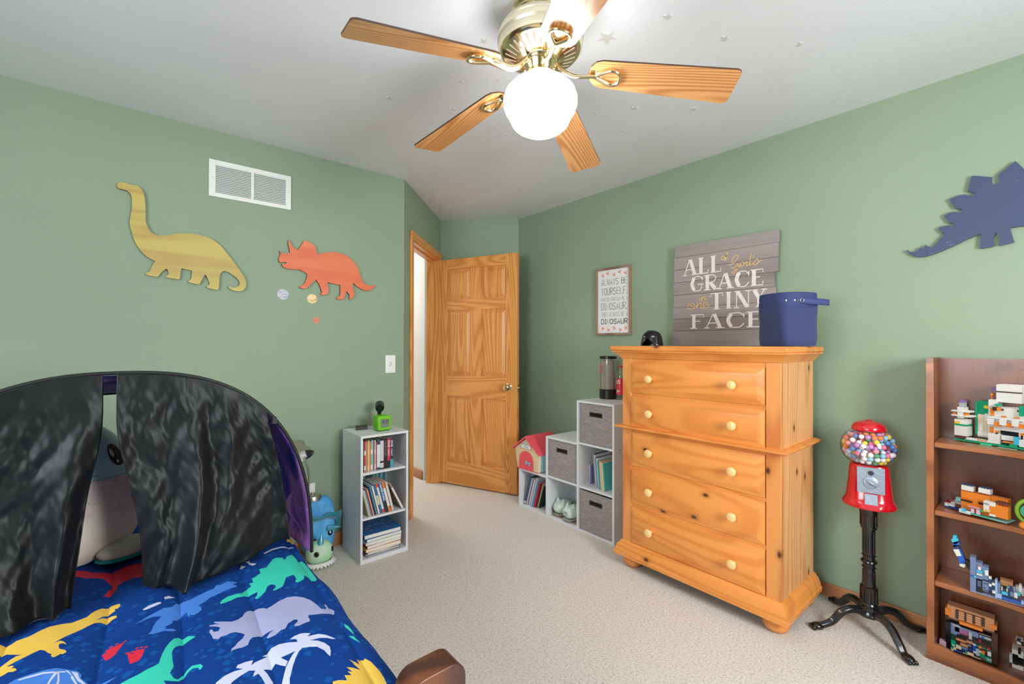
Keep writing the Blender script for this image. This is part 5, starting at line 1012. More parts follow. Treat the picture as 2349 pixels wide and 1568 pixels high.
# ---------------------------------------------------------------- books
PAGE = pm('book_pages', (232, 228, 218), 0.85, var=0.05, vs=200)
CV = {}
def cover(c):
    if c not in CV: CV[c] = pm('book_cover_%02x%02x%02x' % c, c, 0.4, var=0.05, vs=30)
    return CV[c]
def book(M, t, h, d, col, label, group, name='book', cat='book', spine=None, ink=None, band=None):
    """M: frame with x = across the spine, y = into the shelf, z = up; spine faces -y"""
    b = thing(name, label, cat, M.to_translation(), group); b.rotation_euler = M.to_euler(); WL[b.name] = Vector()
    k = 0.0012 if t < 0.012 else 0.002
    m = MB(); m.box(0, t, 0, k, 0, h); m.box(0, k, k, d, 0, h); m.box(t-k, t, k, d, 0, h)
    part('cover', m, cover(col), b, local=True)
    part('pages', MB().box(k, t-k, k, d-0.003, 0.002, h-0.002), PAGE, b, local=True)
    if band: 
        m = MB()
        for z0, z1 in band[1:]: m.box(0.0001, t-0.0001, -0.0003, 0, z0*h, z1*h)
        part('spine_band', m, cover(band[0]), b, local=True)
    if spine:
        m = MB(); f = lambda u, v: Vector((v, -0.0006, u)); text(m, spine, f, h*0.93, h*0.42, t*0.24, t*0.76, -0.0026 if t > 0.017 else -0.0020, gap=0.3)
        part('spine_lettering', m, cover(ink), b, local=True)
    return b
def frame(x, y, z, lean=0.0, ax='y', yaw=0.0):
    return Matrix.Translation((x, y, z)) @ Matrix.Rotation(yaw, 4, 'Z') @ Matrix.Rotation(lean, 4, 'Y')
ORD = ['first', 'second', 'third', 'fourth', 'fifth', 'sixth', 'seventh', 'eighth', 'ninth', 'tenth', 'eleventh', 'twelfth', 'thirteenth', 'fourteenth', 'fifteenth', 'sixteenth']
top_row = [(.0068, .182, (206, 70, 52), 'thin red'), (.0062, .183, (186, 216, 208), 'thin pale aqua'), (.0055, .182, (40, 52, 56), 'thin charcoal'), (.0090, .178, (206, 62, 62), 'thin red and cream'), (.0062, .182, (222, 146, 92), 'thin tan'), (.0055, .176, (150, 100, 120), 'thin mauve'), (.0055, .182, (196, 210, 150), 'thin pale green'), (.0062, .181, (232, 192, 86), 'thin yellow'), (.0062, .174, (222, 104, 62), 'thin orange'), (.0095, .180, (118, 184, 180), 'aqua'), (.0062, .181, (196, 184, 206), 'thin lavender'), (.0058, .179, (34, 44, 70), 'thin navy'), (.0088, .180, (196, 200, 166), 'sage and cream'), (.0060, .170, (206, 44, 66), 'thin crimson')]
x = 0.9985
bt = 0.5225
for i, (t, h, c, nm) in enumerate(top_row):
    bd_ = ((232, 226, 214), (0.05, 0.2), (0.55, 0.7)) if i % 3 == 0 else None
    book(frame(x, 2.572, bt, 0.0), t-0.0004, h, 0.14, c, '%s book, %s from left on the narrow bookcase top shelf' % (nm, ORD[i]), 'books on the top shelf of the narrow bookcase', band=bd_); x += t+0.0002
for t, h, c, nm, sp_, ink, bd_ in ((.0200, .183, (40, 78, 104), 'blue and white', 'ICE WORLD', (60, 110, 150), ((208, 226, 236), (.08, .82))), (.0225, .186, (24, 24, 28), 'black and white checkered', None, None, ((206, 206, 206), (.04, .2), (.26, .92))), (.0225, .182, (28, 29, 32), 'matte black', 'WILDWOOD', (110, 120, 124), None), (.0195, .178, (206, 44, 62), 'red and navy', 'DOG MAN', (240, 236, 230), ((28, 32, 54), (.0, .25))), (.0200, .176, (56, 44, 80), 'purple and teal', 'DOG MAN', (232, 232, 236), ((70, 160, 170), (.0, .28)))):
    if sp_ == 'ICE WORLD': sp_ = None
    if sp_ == 'WILDWOOD': sp_ = 'WILDWOOD'
    book(frame(x, 2.570, bt, 0.0), t-0.0005, h, 0.14, c, 'thick %s paperback on the top shelf of the narrow bookcase' % nm, 'books on the top shelf of the narrow bookcase', spine=sp_, ink=ink, band=bd_); x += t+0.0002
# middle shelf: leaning books (lean measured from the vertical, tops towards the left)
mid = [(1.032, .006, .160, (170, 176, 132), -.30, 'thin olive'), (1.041, .007, .165, (206, 196, 206), -.24, 'thin pink-lilac'), (1.0515, .006, .160, (120, 146, 180), -.24, 'thin blue-grey'), (1.061, .008, .165, (226, 150, 122), -.24, 'thin salmon'), (1.0725, .007, .165, (24, 34, 60), -.25, 'thin navy'), (1.083, .008, .178, (86, 150, 190), -.25, 'sky-blue'), (1.0945, .009, .180, (226, 222, 210), -.25, 'cream'), (1.107, .013, .186, (42, 106, 160), -.25, 'blue dinosaur-lettered'), (1.124, .0135, .186, (222, 220, 216), -.25, 'white with red and yellow ends'), (1.1415, .015, .188, (92, 140, 190), -.25, 'blue and charcoal'), (1.161, .015, .188, (232, 122, 48), -.25, 'orange and white'), (1.182, .0145, .186, (196, 190, 178), -.27, 'stone-coloured')]
MS = 0.2585
for i, (x, t, h, c, ln, nm) in enumerate(mid):
    ln = -0.25 if i else -0.245
    sp_ = None; ink = None; bd_ = None
    if i == 7: bd_ = ((200, 206, 180), (.30, .62))
    if i == 8: bd_ = ((226, 70, 44), (0, .12), (.88, 1))
    if i == 9: sp_, ink, bd_ = 'DOG MAN', (240, 240, 240), ((40, 44, 56), (0, .38))
    if i == 10: bd_ = ((226, 224, 222), (.18, .80))
    if i == 11: bd_ = ((214, 212, 206), (.16, .86))
    y0 = 2.556+0.004*(i % 3)
    book(frame(x+h*0+0.006, y0, MS+t*abs(sin(ln))*0+0.0005, ln), t, h, 0.15, c, '%s book leaning left, %s on the narrow bookcase middle shelf' % (nm, ORD[i]), 'leaning books on the middle shelf of the narrow bookcase', spine=sp_, ink=ink, band=bd_)
book(frame(1.2495, 2.556, MS+0.0005, -.47), .013, .186, 0.15, (150, 120, 110), 'brown and white book tipped furthest over, right end of the middle shelf', 'leaning books on the middle shelf of the narrow bookcase', band=((214, 210, 206), (.0, .84)))
x = 1.125
for i, c in enumerate([(60, 140, 120), (86, 160, 130), (40, 110, 120), (120, 176, 140), (70, 130, 150), (40, 90, 110), (130, 190, 200), (60, 120, 150), (44, 84, 120), (90, 140, 130)]):
    book(frame(x, 2.712, MS+0.0005, 0), .0085, .196+0.002*(i % 3), 0.10, c, 'thin green-blue book in the back row on the middle shelf of the narrow bookcase', 'back row of thin books on the middle shelf'); x += .0092
# bottom shelf: flat stack
def flat(cx_, cy_, z, w_, d_, t, c, rot, lab, grp, soft=False):
    b = thing('book', lab, 'book', (cx_, cy_, z), grp, rz=rot); WL[b.name] = Vector(); k = 0.0025 if not soft else 0.0008
    m = MB().box(-w_/2, w_/2, -d_/2, d_/2, 0, k); m.box(-w_/2, w_/2, -d_/2, d_/2, t-k, t); m.box(-w_/2, -w_/2+k, -d_/2, d_/2, k, t-k)
    part('cover', m, cover(c), b, local=True); part('pages', MB().box(-w_/2+k, w_/2-0.004, -d_/2+0.003, d_/2-0.003, k, t-k), PAGE, b, local=True); return b
G3 = 'books stacked flat on the bottom shelf of the narrow bookcase'
z = 0.0245
for w_, d_, t, c, r, lab, ox in ((.21, .22, .007, (36, 82, 140), .04, 'thin blue booklet at the very bottom of the flat stack', 0), (.215, .225, .009, (120, 70, 60), -.03, 'thin brown-edged magazine second from the bottom of the flat stack', .002), (.21, .23, .011, (150, 150, 180), .05, 'thin lilac softcover third from the bottom of the flat stack', 0), (.22, .235, .020, (222, 176, 70), -.02, 'mustard-edged softcover fourth from the bottom of the flat stack', .004), (.22, .235, .020, (150, 44, 40), .03, 'red-edged softcover in the middle of the flat stack', .003), (.225, .235, .019, (220, 220, 225), -.01, 'white softcover third from the top of the flat stack', .004), (.225, .24, .019, (40, 126, 170), .02, 'turquoise softcover second from the top of the flat stack', .003)):
    flat(1.131+ox, 2.665, z, w_, d_, t, c, r, lab, G3, True); z += t+0.0003
bb_ = flat(1.128, 2.668, z, .23, .245, .026, (42, 100, 156), -0.02, 'big blue hardcover dinosaur book on top of the flat stack', G3)
m = MB(); f = lambda u, v: Vector((u, v, 0.0263)); text(m, 'COLLECTION', f, -0.055, 0.055, -0.012, 0.004, 0.0018); part('title', m, cover((200, 214, 226)), bb_, local=True)
m = MB()
for i in range(16):
    a = random.uniform(0, 6.28); r = random.uniform(.07, .1); x, y = r*cos(a), r*sin(a)*0.95; m.ball((x, y, 0.0263), random.uniform(.006, .013), random.uniform(.003, .006), 0.0004, 10, 4)
part('cover_picture', m, cover((188, 128, 84)), bb_, local=True)
# organiser: lower-left cell, books leaning; spine towards the room (-x)
def frx(x, y, z, lean=0.0): return Matrix.Translation((x, y, z)) @ Matrix.Rotation(-pi/2, 4, 'Z') @ Matrix.Rotation(lean, 4, 'Y')
G4 = 'books leaning in the lower left cell of the cube organiser'
yy = 2.661
for t, h, c, lab, xx in ((.006, .225, (196, 170, 160), 'thin beige', 2.36), (.020, .246, (50, 78, 92), 'thick slate-blue', 2.345), (.013, .225, (172, 190, 220), 'pale blue picture', 2.35), (.012, .228, (190, 40, 60), 'crimson-topped', 2.36), (.011, .226, (214, 216, 222), 'white', 2.352), (.012, .236, (150, 152, 158), 'grey', 2.36), (.015, .238, (216, 216, 220), 'white lettered', 2.35), (.017, .222, (66, 140, 190), 'sky-blue', 2.345), (.014, .212, (206, 30, 48), 'bright red', 2.35), (.011, .205, (80, 56, 66), 'dark plum', 2.36), (.008, .20, (206, 196, 150), 'thin cream', 2.365), (.008, .19, (40, 52, 48), 'thin dark green', 2.37)):
    ln = 0.30
    book(frx(xx, yy, 0.0148+t*sin(ln), ln), t, h, .2, c, '%s book leaning in the lower left cell of the cube organiser' % lab, G4, band=((220, 220, 226), (.02, .10)) if 'picture' in lab or 'slate' in lab else None)
    yy -= (t+0.0006)/cos(ln)
G5 = 'books in the middle right cell of the cube organiser'
zc = 0.2967+0.0145
yy = 2.048
for t, h, c, ln, lab, xx in ((.016, .125, (226, 214, 204), 0, 'short cream', 2.42), (.005, .125, (222, 84, 40), 0, 'short thin orange', 2.41), (.014, .135, (120, 120, 168), 0, 'short violet', 2.40), (.008, .205, (60, 54, 56), 1, 'tall dark', 2.44), (.005, .215, (180, 160, 140), 1, 'tall tan', 2.44), (.010, .21, (196, 206, 210), 1, 'pale grey', 2.40), (.009, .222, (218, 212, 200), 1, 'ivory', 2.39), (.008, .22, (34, 34, 38), 1, 'black and white', 2.38), (.013, .216, (214, 210, 206), 1, 'cream and red-topped', 2.375), (.008, .20, (44, 96, 150), 1, 'dark blue', 2.37), (.008, .20, (140, 80, 66), 1, 'thin russet', 2.37), (.009, .20, (226, 222, 214), 1, 'thin white', 2.36), (.014, .185, (84, 156, 156), 1, 'teal', 2.355), (.012, .185, (222, 214, 200), 1, 'thin oatmeal', 2.36), (.008, .185, (240, 170, 70), 1, 'thin yellow-orange', 2.355), (.010, .18, (224, 220, 212), 1, 'off-white', 2.355), (.012, .178, (92, 176, 170), 1, 'aqua cover-out', 2.35)):
    if ln == 1 and yy > 1.9901 and lab == 'tall dark': yy -= 0.018
    ln = -0.085*ln
    book(frx(xx, yy, zc+0.0004, ln), t, h, .17, c, '%s book in the middle right cell of the cube organiser' % lab, G5)
    yy -= (t+0.0006)/cos(ln)
# animal slippers on cardboard in the lower middle cell
sh_ = thing('shoe_box_lid', 'flattened brown cardboard under the slippers in the lower middle cell', 'cardboard', (2.45, 2.25, 0.0146))
part('lid', MB().box(2.35, 2.60, 2.09, 2.34, 0.0146, 0.019), pm('kraft_cardboard', (176, 140, 116), 0.9), sh_)
part('flap', MB().prism([(2.36, 2.342, 0.019), (2.58, 2.342, 0.019), (2.58, 2.346, 0.055), (2.36, 2.35, 0.06)], (0, 0.002, 0)), pm('kraft_cardboard_dark', (150, 112, 90), 0.9), sh_)
SLP = pm('pale_mint_plush', (206, 222, 212), 0.95, sheen=0.4)
for (x_, y_, z_, lab) in ((2.42, 2.30, 0.0195, 'pale plush cat-eared slipper, left one of the pair in the organiser cell'), (2.40, 2.185, 0.0195, 'pale plush cat-eared slipper with black stitching, right one of the pair in the organiser cell')):
    s_ = thing('slipper', lab, 'slipper', (x_, y_, z_), 'plush slippers in the cube organiser')
    part('upper', MB().ball((x_, y_, z_+0.055), 0.08, 0.052, 0.045, 24, 14, 0.85), SLP, s_, smooth=60)
    part('sole', MB().ball((x_+0.03, y_, z_+0.008), 0.11, 0.05, 0.008, 24, 8, 0.6), pm('grey_sole', (150, 146, 140), 0.8), s_, smooth=60)
    for dy in (-0.028, 0.028): part('ear', MB().lathe([(0.016, 0), (0.011, 0.014), (0.0, 0.03)], (x_-0.02, y_+dy, z_+0.09), 12), SLP, s_, smooth=50)
    if 'black' in lab:
        m = MB(); f = lambda u, v: Vector((x_-0.0815, y_-0.008-u, z_+0.045+v)); m.ribbon([catmull([(-.015, .02), (-.005, .028), (.0, .015), (.008, .026), (.015, .02)], 3), catmull([(-.012, .0), (-.004, -.008), (.004, 0), (.012, -.008)], 3), [(-.02, .012), (-.006, .01)], [(.004, .01), (.018, .012)]], 0.003, f); part('stitched_face', m, BLKINK, s_)
# toy dog house
dh = thing('toy_house', 'wooden toy dog house with coral red roof and door on the organiser', 'toy house', (2.43, 2.585, 0.3005))
BIRCH = wood('birch_ply', (232, 208, 172), (214, 184, 144), 'y', 1.0, 4, rough=0.6, fiber=0.6); CORAL = pm('coral_red_paint', (236, 82, 96), 0.4); EDGE = pm('ply_edge_brown', (190, 132, 106), 0.7); SKY = pm('sky_blue_paint', (150, 198, 214), 0.4)
hx0, hx1, zb = 2.314, 2.575, 0.3005
gable = [(2.694, zb+0.004), (2.458, zb+0.004), (2.447, 0.450), (2.585, 0.545), (2.722, 0.452)]
for x_ in (hx0, hx1-0.008):
    part('gable_wall', MB().prism([(x_, y, z) for y, z in gable], (0.008, 0, 0)), BIRCH, dh)
part('side_wall', MB().prism([(hx0+0.008, 2.456, zb+0.004), (hx1-0.008, 2.456, zb+0.004), (hx1-0.008, 2.449, 0.448), (hx0+0.008, 2.449, 0.448)], (0, 0.006, 0)), pm('ivory_paint', (226, 226, 206), 0.5), dh)
part('side_wall', MB().prism([(hx0+0.008, 2.692, zb+0.004), (hx1-0.008, 2.692, zb+0.004), (hx1-0.008, 2.718, 0.448), (hx0+0.008, 2.718, 0.448)], (0, -0.006, 0)), BIRCH, dh)
part('base_board', MB().box(hx0-0.004, hx1, 2.452, 2.698, zb, zb+0.005), EDGE, dh)
for ya, za, yb, zb_ in ((2.585, 0.553, 2.425, 0.440), (2.585, 0.553, 2.745, 0.442)):
    part('roof_panel', MB().prism([(hx0-0.014, ya, za), (hx0-0.014, yb, zb_), (hx0-0.014, yb, zb_+0.012), (hx0-0.014, ya, za+0.013)], (hx1-hx0+0.022, 0, 0)), CORAL, dh)
m = MB()
for k in range(11): m.cyl((hx0-0.010, 2.58-k*0.0145, 0.5475-k*0.01025), (hx0-0.013, 2.58-k*0.0145, 0.5475-k*0.01025), 0.008, n=10)
part('scalloped_trim', m, CORAL, dh)
DC, DZ, DR_ = 2.588, 0.372, 0.076
arc = [(DC+DR_*cos(a), DZ+DR_*sin(a)*0.92) for a in [pi*k/16 for k in range(17)]]
part('door_surround', MB().prism([(hx0-0.002, DC+(y-DC)*1.07, DZ+(z-DZ)*1.07) for y, z in arc]+[(hx0-0.002, DC-DR_*1.07, zb+0.003), (hx0-0.002, DC+DR_*1.07, zb+0.003)], (0.002, 0, 0)), EDGE, dh)
d_ = part('door', MB().prism([(hx0-0.009, y, z) for y, z in arc]+[(hx0-0.009, DC-DR_, zb-0.0+0.001), (hx0-0.009, DC+DR_, zb+0.001)], (0.006, 0, 0)), CORAL, dh)
m = MB()
bc_, bz_ = 2.560, 0.358
m.prism([(hx0-0.014, bc_+a*0.018, bz_+b*0.018) for a, b in ((-.9, -.35), (.9, -.05), (.9, .35), (-.9, .05))], (0.005, 0, 0))
for a, b in ((-1, -.45), (-1, .2), (1, -.2), (1, .5)): m.cyl((hx0-0.014, bc_+a*0.018, bz_+b*0.018), (hx0-0.009, bc_+a*0.018, bz_+b*0.018), 0.0085, n=16)
part('bone_handle', m, SKY, d_)
pl2 = part('name_plate', MB().prism([(hx0-0.005, 2.641, 0.494), (hx0-0.005, 2.641, 0.466), (hx0-0.005, 2.536, 0.466), (hx0-0.005, 2.536, 0.494)], (0.005, 0, 0)), WHITEP, dh)
m = MB(); text(m, 'DINO', leftof(hx0-0.0055), 2.61, 2.56, 0.472, 0.487, -0.0018); part('name_lettering', m, BLKINK, pl2)
part('name_plate_frame', MB().box(hx0-0.003, hx0+0.0, 2.532, 2.645, 0.462, 0.498), EDGE, dh)
part('peg', MB().cyl((hx0-0.012, 2.60, 0.502), (hx0, 2.60, 0.502), 0.008, n=14), SKY, dh)
part('shutter', MB().box(2.345, 2.42, 2.436, 2.446, 0.31, 0.447), SKY, dh); part('window_disc', MB().cyl((2.40, 2.443, 0.478), (2.40, 2.433, 0.478), 0.02, n=20), SKY, dh)
# clear cylinder lamp and bottle on the organiser
def glassy(name, tint=(1, 1, 1), a=0.12, rough=0.03):
    m = bpy.data.materials.new(name); m.use_nodes = True; t = m.node_tree; n = t.nodes; n.clear()
    o = n.new('ShaderNodeOutputMaterial'); mx = n.new('ShaderNodeMixShader'); tr = n.new('ShaderNodeBsdfTransparent'); gl = n.new('ShaderNodeBsdfGlossy'); fr = n.new('ShaderNodeLayerWeight'); ad = n.new('ShaderNodeMath'); ad.operation = 'MULTIPLY_ADD'
    fr.inputs[0].default_value = 0.25; ad.inputs[1].default_value = 0.8; ad.inputs[2].default_value = a*0.4; tr.inputs[0].default_value = (*tint, 1); gl.inputs['Roughness'].default_value = rough
    t.links.new(fr.outputs['Facing'], ad.inputs[0]); t.links.new(ad.outputs[0], mx.inputs[0]); t.links.new(tr.outputs[0], mx.inputs[1]); t.links.new(gl.outputs[0], mx.inputs[2]); t.links.new(mx.outputs[0], o.inputs[0]); return m
CLEAR = glassy('clear_plastic', (0.97, 0.97, 0.95)); GLASS = glassy('thin_clear_glass', (0.985, 0.99, 0.99), 0.08)
cx_, cy_, z0 = 2.56, 1.992, 0.8945
cl_ = thing('clear_cylinder_lamp', 'tall clear plastic cylinder with black base and lid on the organiser', 'jellyfish lamp', (cx_, cy_, z0))
part('base', MB().lathe([(0.060, z0), (0.0605, z0+0.062), (0.056, z0+0.066)], (cx_, cy_, 0), 40), BLACKP, cl_, smooth=40)
part('tube', MB().lathe([(0.055, z0+0.064), (0.055, z0+0.282)], (cx_, cy_, 0), 40, cap=False), CLEAR, cl_, smooth=60)
part('inner_sleeve', MB().lathe([(0.048, z0+0.067), (0.048, z0+0.27)], (cx_, cy_, 0), 40), pm('smoky_liner', (158, 150, 136), 0.4), cl_, smooth=40)
part('lid', MB().lathe([(0.059, z0+0.280), (0.059, z0+0.298), (0.056, z0+0.3)], (cx_, cy_, 0), 40), BLACKP, cl_, smooth=40)
m = MB()
for k in range(5): y_ = cy_+0.012+0.005*k; m.tube([(cx_-0.0495, y_, z0+0.24), (cx_-0.0495, y_+0.004, z0+0.21-0.01*k), (cx_-0.0495, y_-0.002, z0+0.18)], 0.0012, 5)
m.ball((cx_-0.047, cy_+0.018, z0+0.245), 0.006, 0.012, 0.008, 12, 8); part('pink_tentacles', m, pm('jelly_pink', (206, 110, 124), 0.5), cl_)
cx_, cy_ = 2.575, 1.897
bo = thing('plastic_bottle', 'clear plastic bottle with red and white label behind the clear cylinder', 'bottle', (cx_, cy_, z0))
part('body', MB().lathe([(0.024, z0), (0.029, z0+0.006), (0.029, z0+0.13), (0.030, z0+0.16), (0.026, z0+0.185), (0.014, z0+0.212), (0.013, z0+0.222)], (cx_, cy_, 0), 28), CLEAR, bo, smooth=50)
part('label', MB().lathe([(0.0297, z0+0.035), (0.0297, z0+0.145)], (cx_, cy_, 0), 28, cap=False), pm('label_red', (214, 44, 62), 0.4), bo, smooth=50)
m = MB()
def onb(u, v): a = pi+u/0.03; return Vector((cx_+0.0302*cos(a), cy_+0.0302*sin(a), z0+v))
text(m, 'P', onb, -0.006, 0.010, 0.045, 0.066, 0.004); text(m, 'AS', onb, -0.018, 0.016, 0.112, 0.136, 0.004); part('label_lettering', m, WHITEP, bo)
part('cap', MB().lathe([(0.015, z0+0.222), (0.015, z0+0.236)], (cx_, cy_, 0), 20), pm('cap_red', (200, 40, 50), 0.4), bo, smooth=40)
# ---------------------------------------------------------------- on the narrow bookcase
ZT = 0.7435
ck = thing('alarm_clock', 'lime green cube alarm clock with grey digital screen on the narrow bookcase', 'alarm clock', (1.158, 2.64, ZT))
LIME = pm('lime_green_plastic', (112, 196, 36), 0.35)
part('case', MB().box(1.115, 1.201, 2.602, 2.682, ZT+0.004, ZT+0.092), LIME, ck, bev=0.008)
part('feet', MB().box(1.125, 1.191, 2.61, 2.675, ZT, ZT+0.005), pm('clock_foot', (60, 110, 30), 0.6), ck)
sc_ = part('screen', MB().box(1.131, 1.186, 2.6005, 2.602, ZT+0.022, ZT+0.073), pm('lcd_grey', (118, 128, 118), 0.35), ck)
m = MB(); text(m, '9:21', lambda u, v: Vector((u, 2.6003, v)), 1.143, 1.181, ZT+0.045, ZT+0.066, 0.003); part('digits', m, pm('lcd_ink', (48, 56, 52), 0.5), sc_)
part('snooze_button', MB().cyl((1.157, 2.64, ZT+0.091), (1.157, 2.64, ZT+0.112), 0.0022, n=10), LIME, ck)
cm_ = thing('webcam', 'black swivelling camera on a small stand behind the green clock', 'camera', (1.185, 2.745, ZT))
part('stand', MB().lathe([(0.032, ZT), (0.030, ZT+0.006), (0.024, ZT+0.012), (0.022, ZT+0.07), (0.012, ZT+0.078), (0.012, ZT+0.10)], (1.185, 2.745, 0), 24), BLACKP, cm_, smooth=40)
part('ball_joint', MB().ball((1.185, 2.745, ZT+0.105), 0.016, nu=18, nv=12), BLACKP, cm_, smooth=60)
hd_ = part('camera_head', MB().cyl((1.195, 2.765, ZT+0.142), (1.168, 2.70, ZT+0.128), 0.028, 0.027, 24), BLACKP, cm_, smooth=40, bev=0.004)
part('lens', MB().cyl((1.168, 2.7005, ZT+0.1281), (1.1665, 2.697, ZT+0.1273), 0.019, n=20), pm('lens_glass', (14, 30, 26), 0.08), hd_, smooth=40)
st_ = thing('display_stand', 'small black rectangular display stand at the back left of the narrow bookcase', 'display stand', (1.075, 2.745, ZT), rz=0.0)
m = MB().prism([(1.030, 2.735, ZT), (1.098, 2.722, ZT), (1.118, 2.785, ZT), (1.050, 2.798, ZT)], (0, 0, 0.018)); part('block', m, BLACKP, st_, bev=0.0015)
# ---------------------------------------------------------------- on the chest of drawers
DZT = 1.2705
bk = thing('fabric_basket', 'navy blue canvas storage basket on the right end of the pine chest', 'basket', (2.35, 0.78, DZT), rz=0.0)
NAVY = pm('navy_canvas', (42, 54, 100), 0.8, var=0.08, vs=6, bump=0.3, bs=260, sheen=0.2)
ra = math.atan2(0.331, 1)+pi/4
U1 = Vector((cos(ra), sin(ra), 0)); U2 = Vector((cos(ra-pi/2), sin(ra-pi/2), 0)); BC = Vector((2.353, 0.779, 0))
def bsec(s, z, e=0.28, n=48, wob=0.0):
    out = []
    for k in range(n):
        a = 2*pi*k/n; c, sn = cos(a), sin(a); sg = lambda v: math.copysign(abs(v)**(2*e), v)
        x, y = sg(c)*s/2, sg(sn)*s/2
        w_ = 1+wob*noise.noise(Vector((cos(a)*1.5, sin(a)*1.5, z*7)))
        out.append(BC+U1*x*w_+U2*y*w_+Vector((0, 0, z)))
    return out
def loft(secs, close=False):
    m = MB(); n = len(secs[0]); vs = [p for s_ in secs for p in s_]
    fs = [(j*n+i, j*n+(i+1) % n, (j+1)*n+(i+1) % n, (j+1)*n+i) for j in range(len(secs)-1) for i in range(n)]
    if close: fs.append(list(range(n))[::-1])
    return m.add(vs, fs)
secs = [bsec(0.170, DZT, 0.18), bsec(0.180, DZT+0.004, 0.17)]+[bsec(0.182+0.014*k/8+0.002*sin(k), DZT+0.004+0.178*k/8, 0.17+0.05*k/8, wob=0.05) for k in range(1, 9)]
secs += [bsec(0.2, DZT+0.24, 0.33), bsec(0.19, DZT+0.24, 0.33), bsec(0.185, DZT+0.1, 0.3)]
part('body', loft(secs, True), NAVY, bk, smooth=60)
cuff = [bsec(0.196, DZT+0.178, 0.24), bsec(0.200, DZT+0.182, 0.25), bsec(0.205, DZT+0.215, 0.30), bsec(0.207, DZT+0.243, 0.34), bsec(0.200, DZT+0.246, 0.34), bsec(0.195, DZT+0.235, 0.33)]
part('cuff', loft(cuff), pm('navy_canvas_cuff', (50, 62, 108), 0.8, bump=0.3, bs=260), bk, smooth=50)
def onc(a, z): 
    s_ = 0.2055; c, sn = cos(a), sin(a); sg = lambda v: math.copysign(abs(v)**0.6, v); return BC+U1*sg(c)*s_/2+U2*sg(sn)*s_/2+Vector((0, 0, z))
cd = (-BC).normalized(); rd = Vector((-cd.y, cd.x, 0))
def aim(c_, r_):
    d = (cd*c_+rd*r_).normalized(); return max([2*pi*k/720 for k in range(720)], key=lambda a: (onc(a, 0)-BC).normalized().dot(d))
def onrm(a, z):
    p = onc(a, z); q = (onc(a+.01, z)-onc(a-.01, z)).cross(Vector((0, 0, 1))).normalized(); return p, (q if q.dot(p-BC-Vector((0, 0, z))) > 0 else -q)
for c_, r_, r in ((1, -.02, .0045), (1, .27, .0045), (1, .42, .0045), (.15, -1, .004)):
    p, q = onrm(aim(c_, r_), DZT+0.208)
    part('rivet', MB().lathe([(r, -0.001), (r*0.9, 0.0015), (0, 0.002)], p, 12, q.to_track_quat('Z', 'Y').to_matrix()), CHROME, bk, smooth=50)
a1, a2 = aim(1, .62), aim(-.12, 1)
for a in (a1, a2):
    p, q = onrm(a, DZT+0.207); Mq = q.to_track_quat('Z', 'Y').to_matrix()
    part('eyelet', MB().tube([p+Mq @ Vector((0.009*cos(t), 0.009*sin(t), 0.0015)) for t in [2*pi*j/20 for j in range(20)]], 0.0022, 8, closed=True), CHROME, bk, smooth=60)
A_, B_ = onc(a1, DZT+0.207), onc(a2, DZT+0.207); out_ = ((A_+B_)/2-BC); out_.z = 0; out_.normalize()
path = catmull([tuple(A_), tuple(A_+out_*0.014+(B_-A_)*0.15+Vector((0, 0, -0.003))), tuple((A_+B_)/2+out_*0.035+Vector((0, 0, -0.006))), tuple(B_+out_*0.035+rd*0.015+Vector((0, 0, -0.008))), tuple(B_+out_*0.006), tuple(B_)], 6)
m = MB(); n = len(path); vs = []
for i, p in enumerate(path): hh = 0.014*min(1, 0.35+min(i, n-1-i)*0.25); vs += [Vector(p)+Vector((0, 0, hh)), Vector(p)-Vector((0, 0, hh))]
m.add(vs, [(2*i, 2*i+1, 2*i+3, 2*i+2) for i in range(n-1)]); hn = part('handle', m, pm('navy_strap', (56, 70, 120), 0.75), bk, smooth=60); s_ = hn.modifiers.new('thickness', 'SOLIDIFY'); s_.thickness = 0.003
# black dome-shaped gadget
gx, gy = 2.37, 1.517
dm = thing('black_helmet_device', 'glossy black helmet-shaped gadget with an arched opening on the left of the chest top', 'gadget', (gx, gy, DZT))
m = MB()
def dome(u, v):
    a = 2*pi*u; t = v
    r = 0.062*(1-0.25*t-0.75*max(0, (t-0.45)/0.55)**2.2) if t > 0.02 else 0.06
    z = DZT+0.0+0.092*(t if t < 0.45 else 0.45+0.55*sin((t-0.45)/0.55*pi/2))
    arch_ = 0.040*max(0, 1-((a-pi-0.1)/0.62)**2)
    z = max(z, DZT+arch_) if t < 0.5 else z
    return Vector((gx+r*cos(a)*0.95, gy+r*sin(a)*1.12, z))
part('shell', MB().grid(dome, 48, 18), pm('glossy_black', (14, 14, 16), 0.22), dm, smooth=60)
m = MB()
for k in range(5): m.tube([(gx-0.02+0.008*k, gy-0.02+0.04*j/6, DZT+0.0915-0.0006*(j-3)**2*0.3) for j in range(7)], 0.0012, 5)
part('vents', m, pm('grey_vent', (90, 90, 92), 0.5), dm)
part('status_light', MB().ball((gx-0.040, gy-0.035, DZT+0.05), 0.0022, nu=8, nv=6), pm('yellow_dot', (206, 216, 60), 0.5), dm)
m = MB().box(gx-0.0445, gx-0.043, gy-0.045, gy-0.022, DZT+0.052, DZT+0.058); part('badge', m, pm('badge_grey', (170, 170, 170), 0.5), dm)
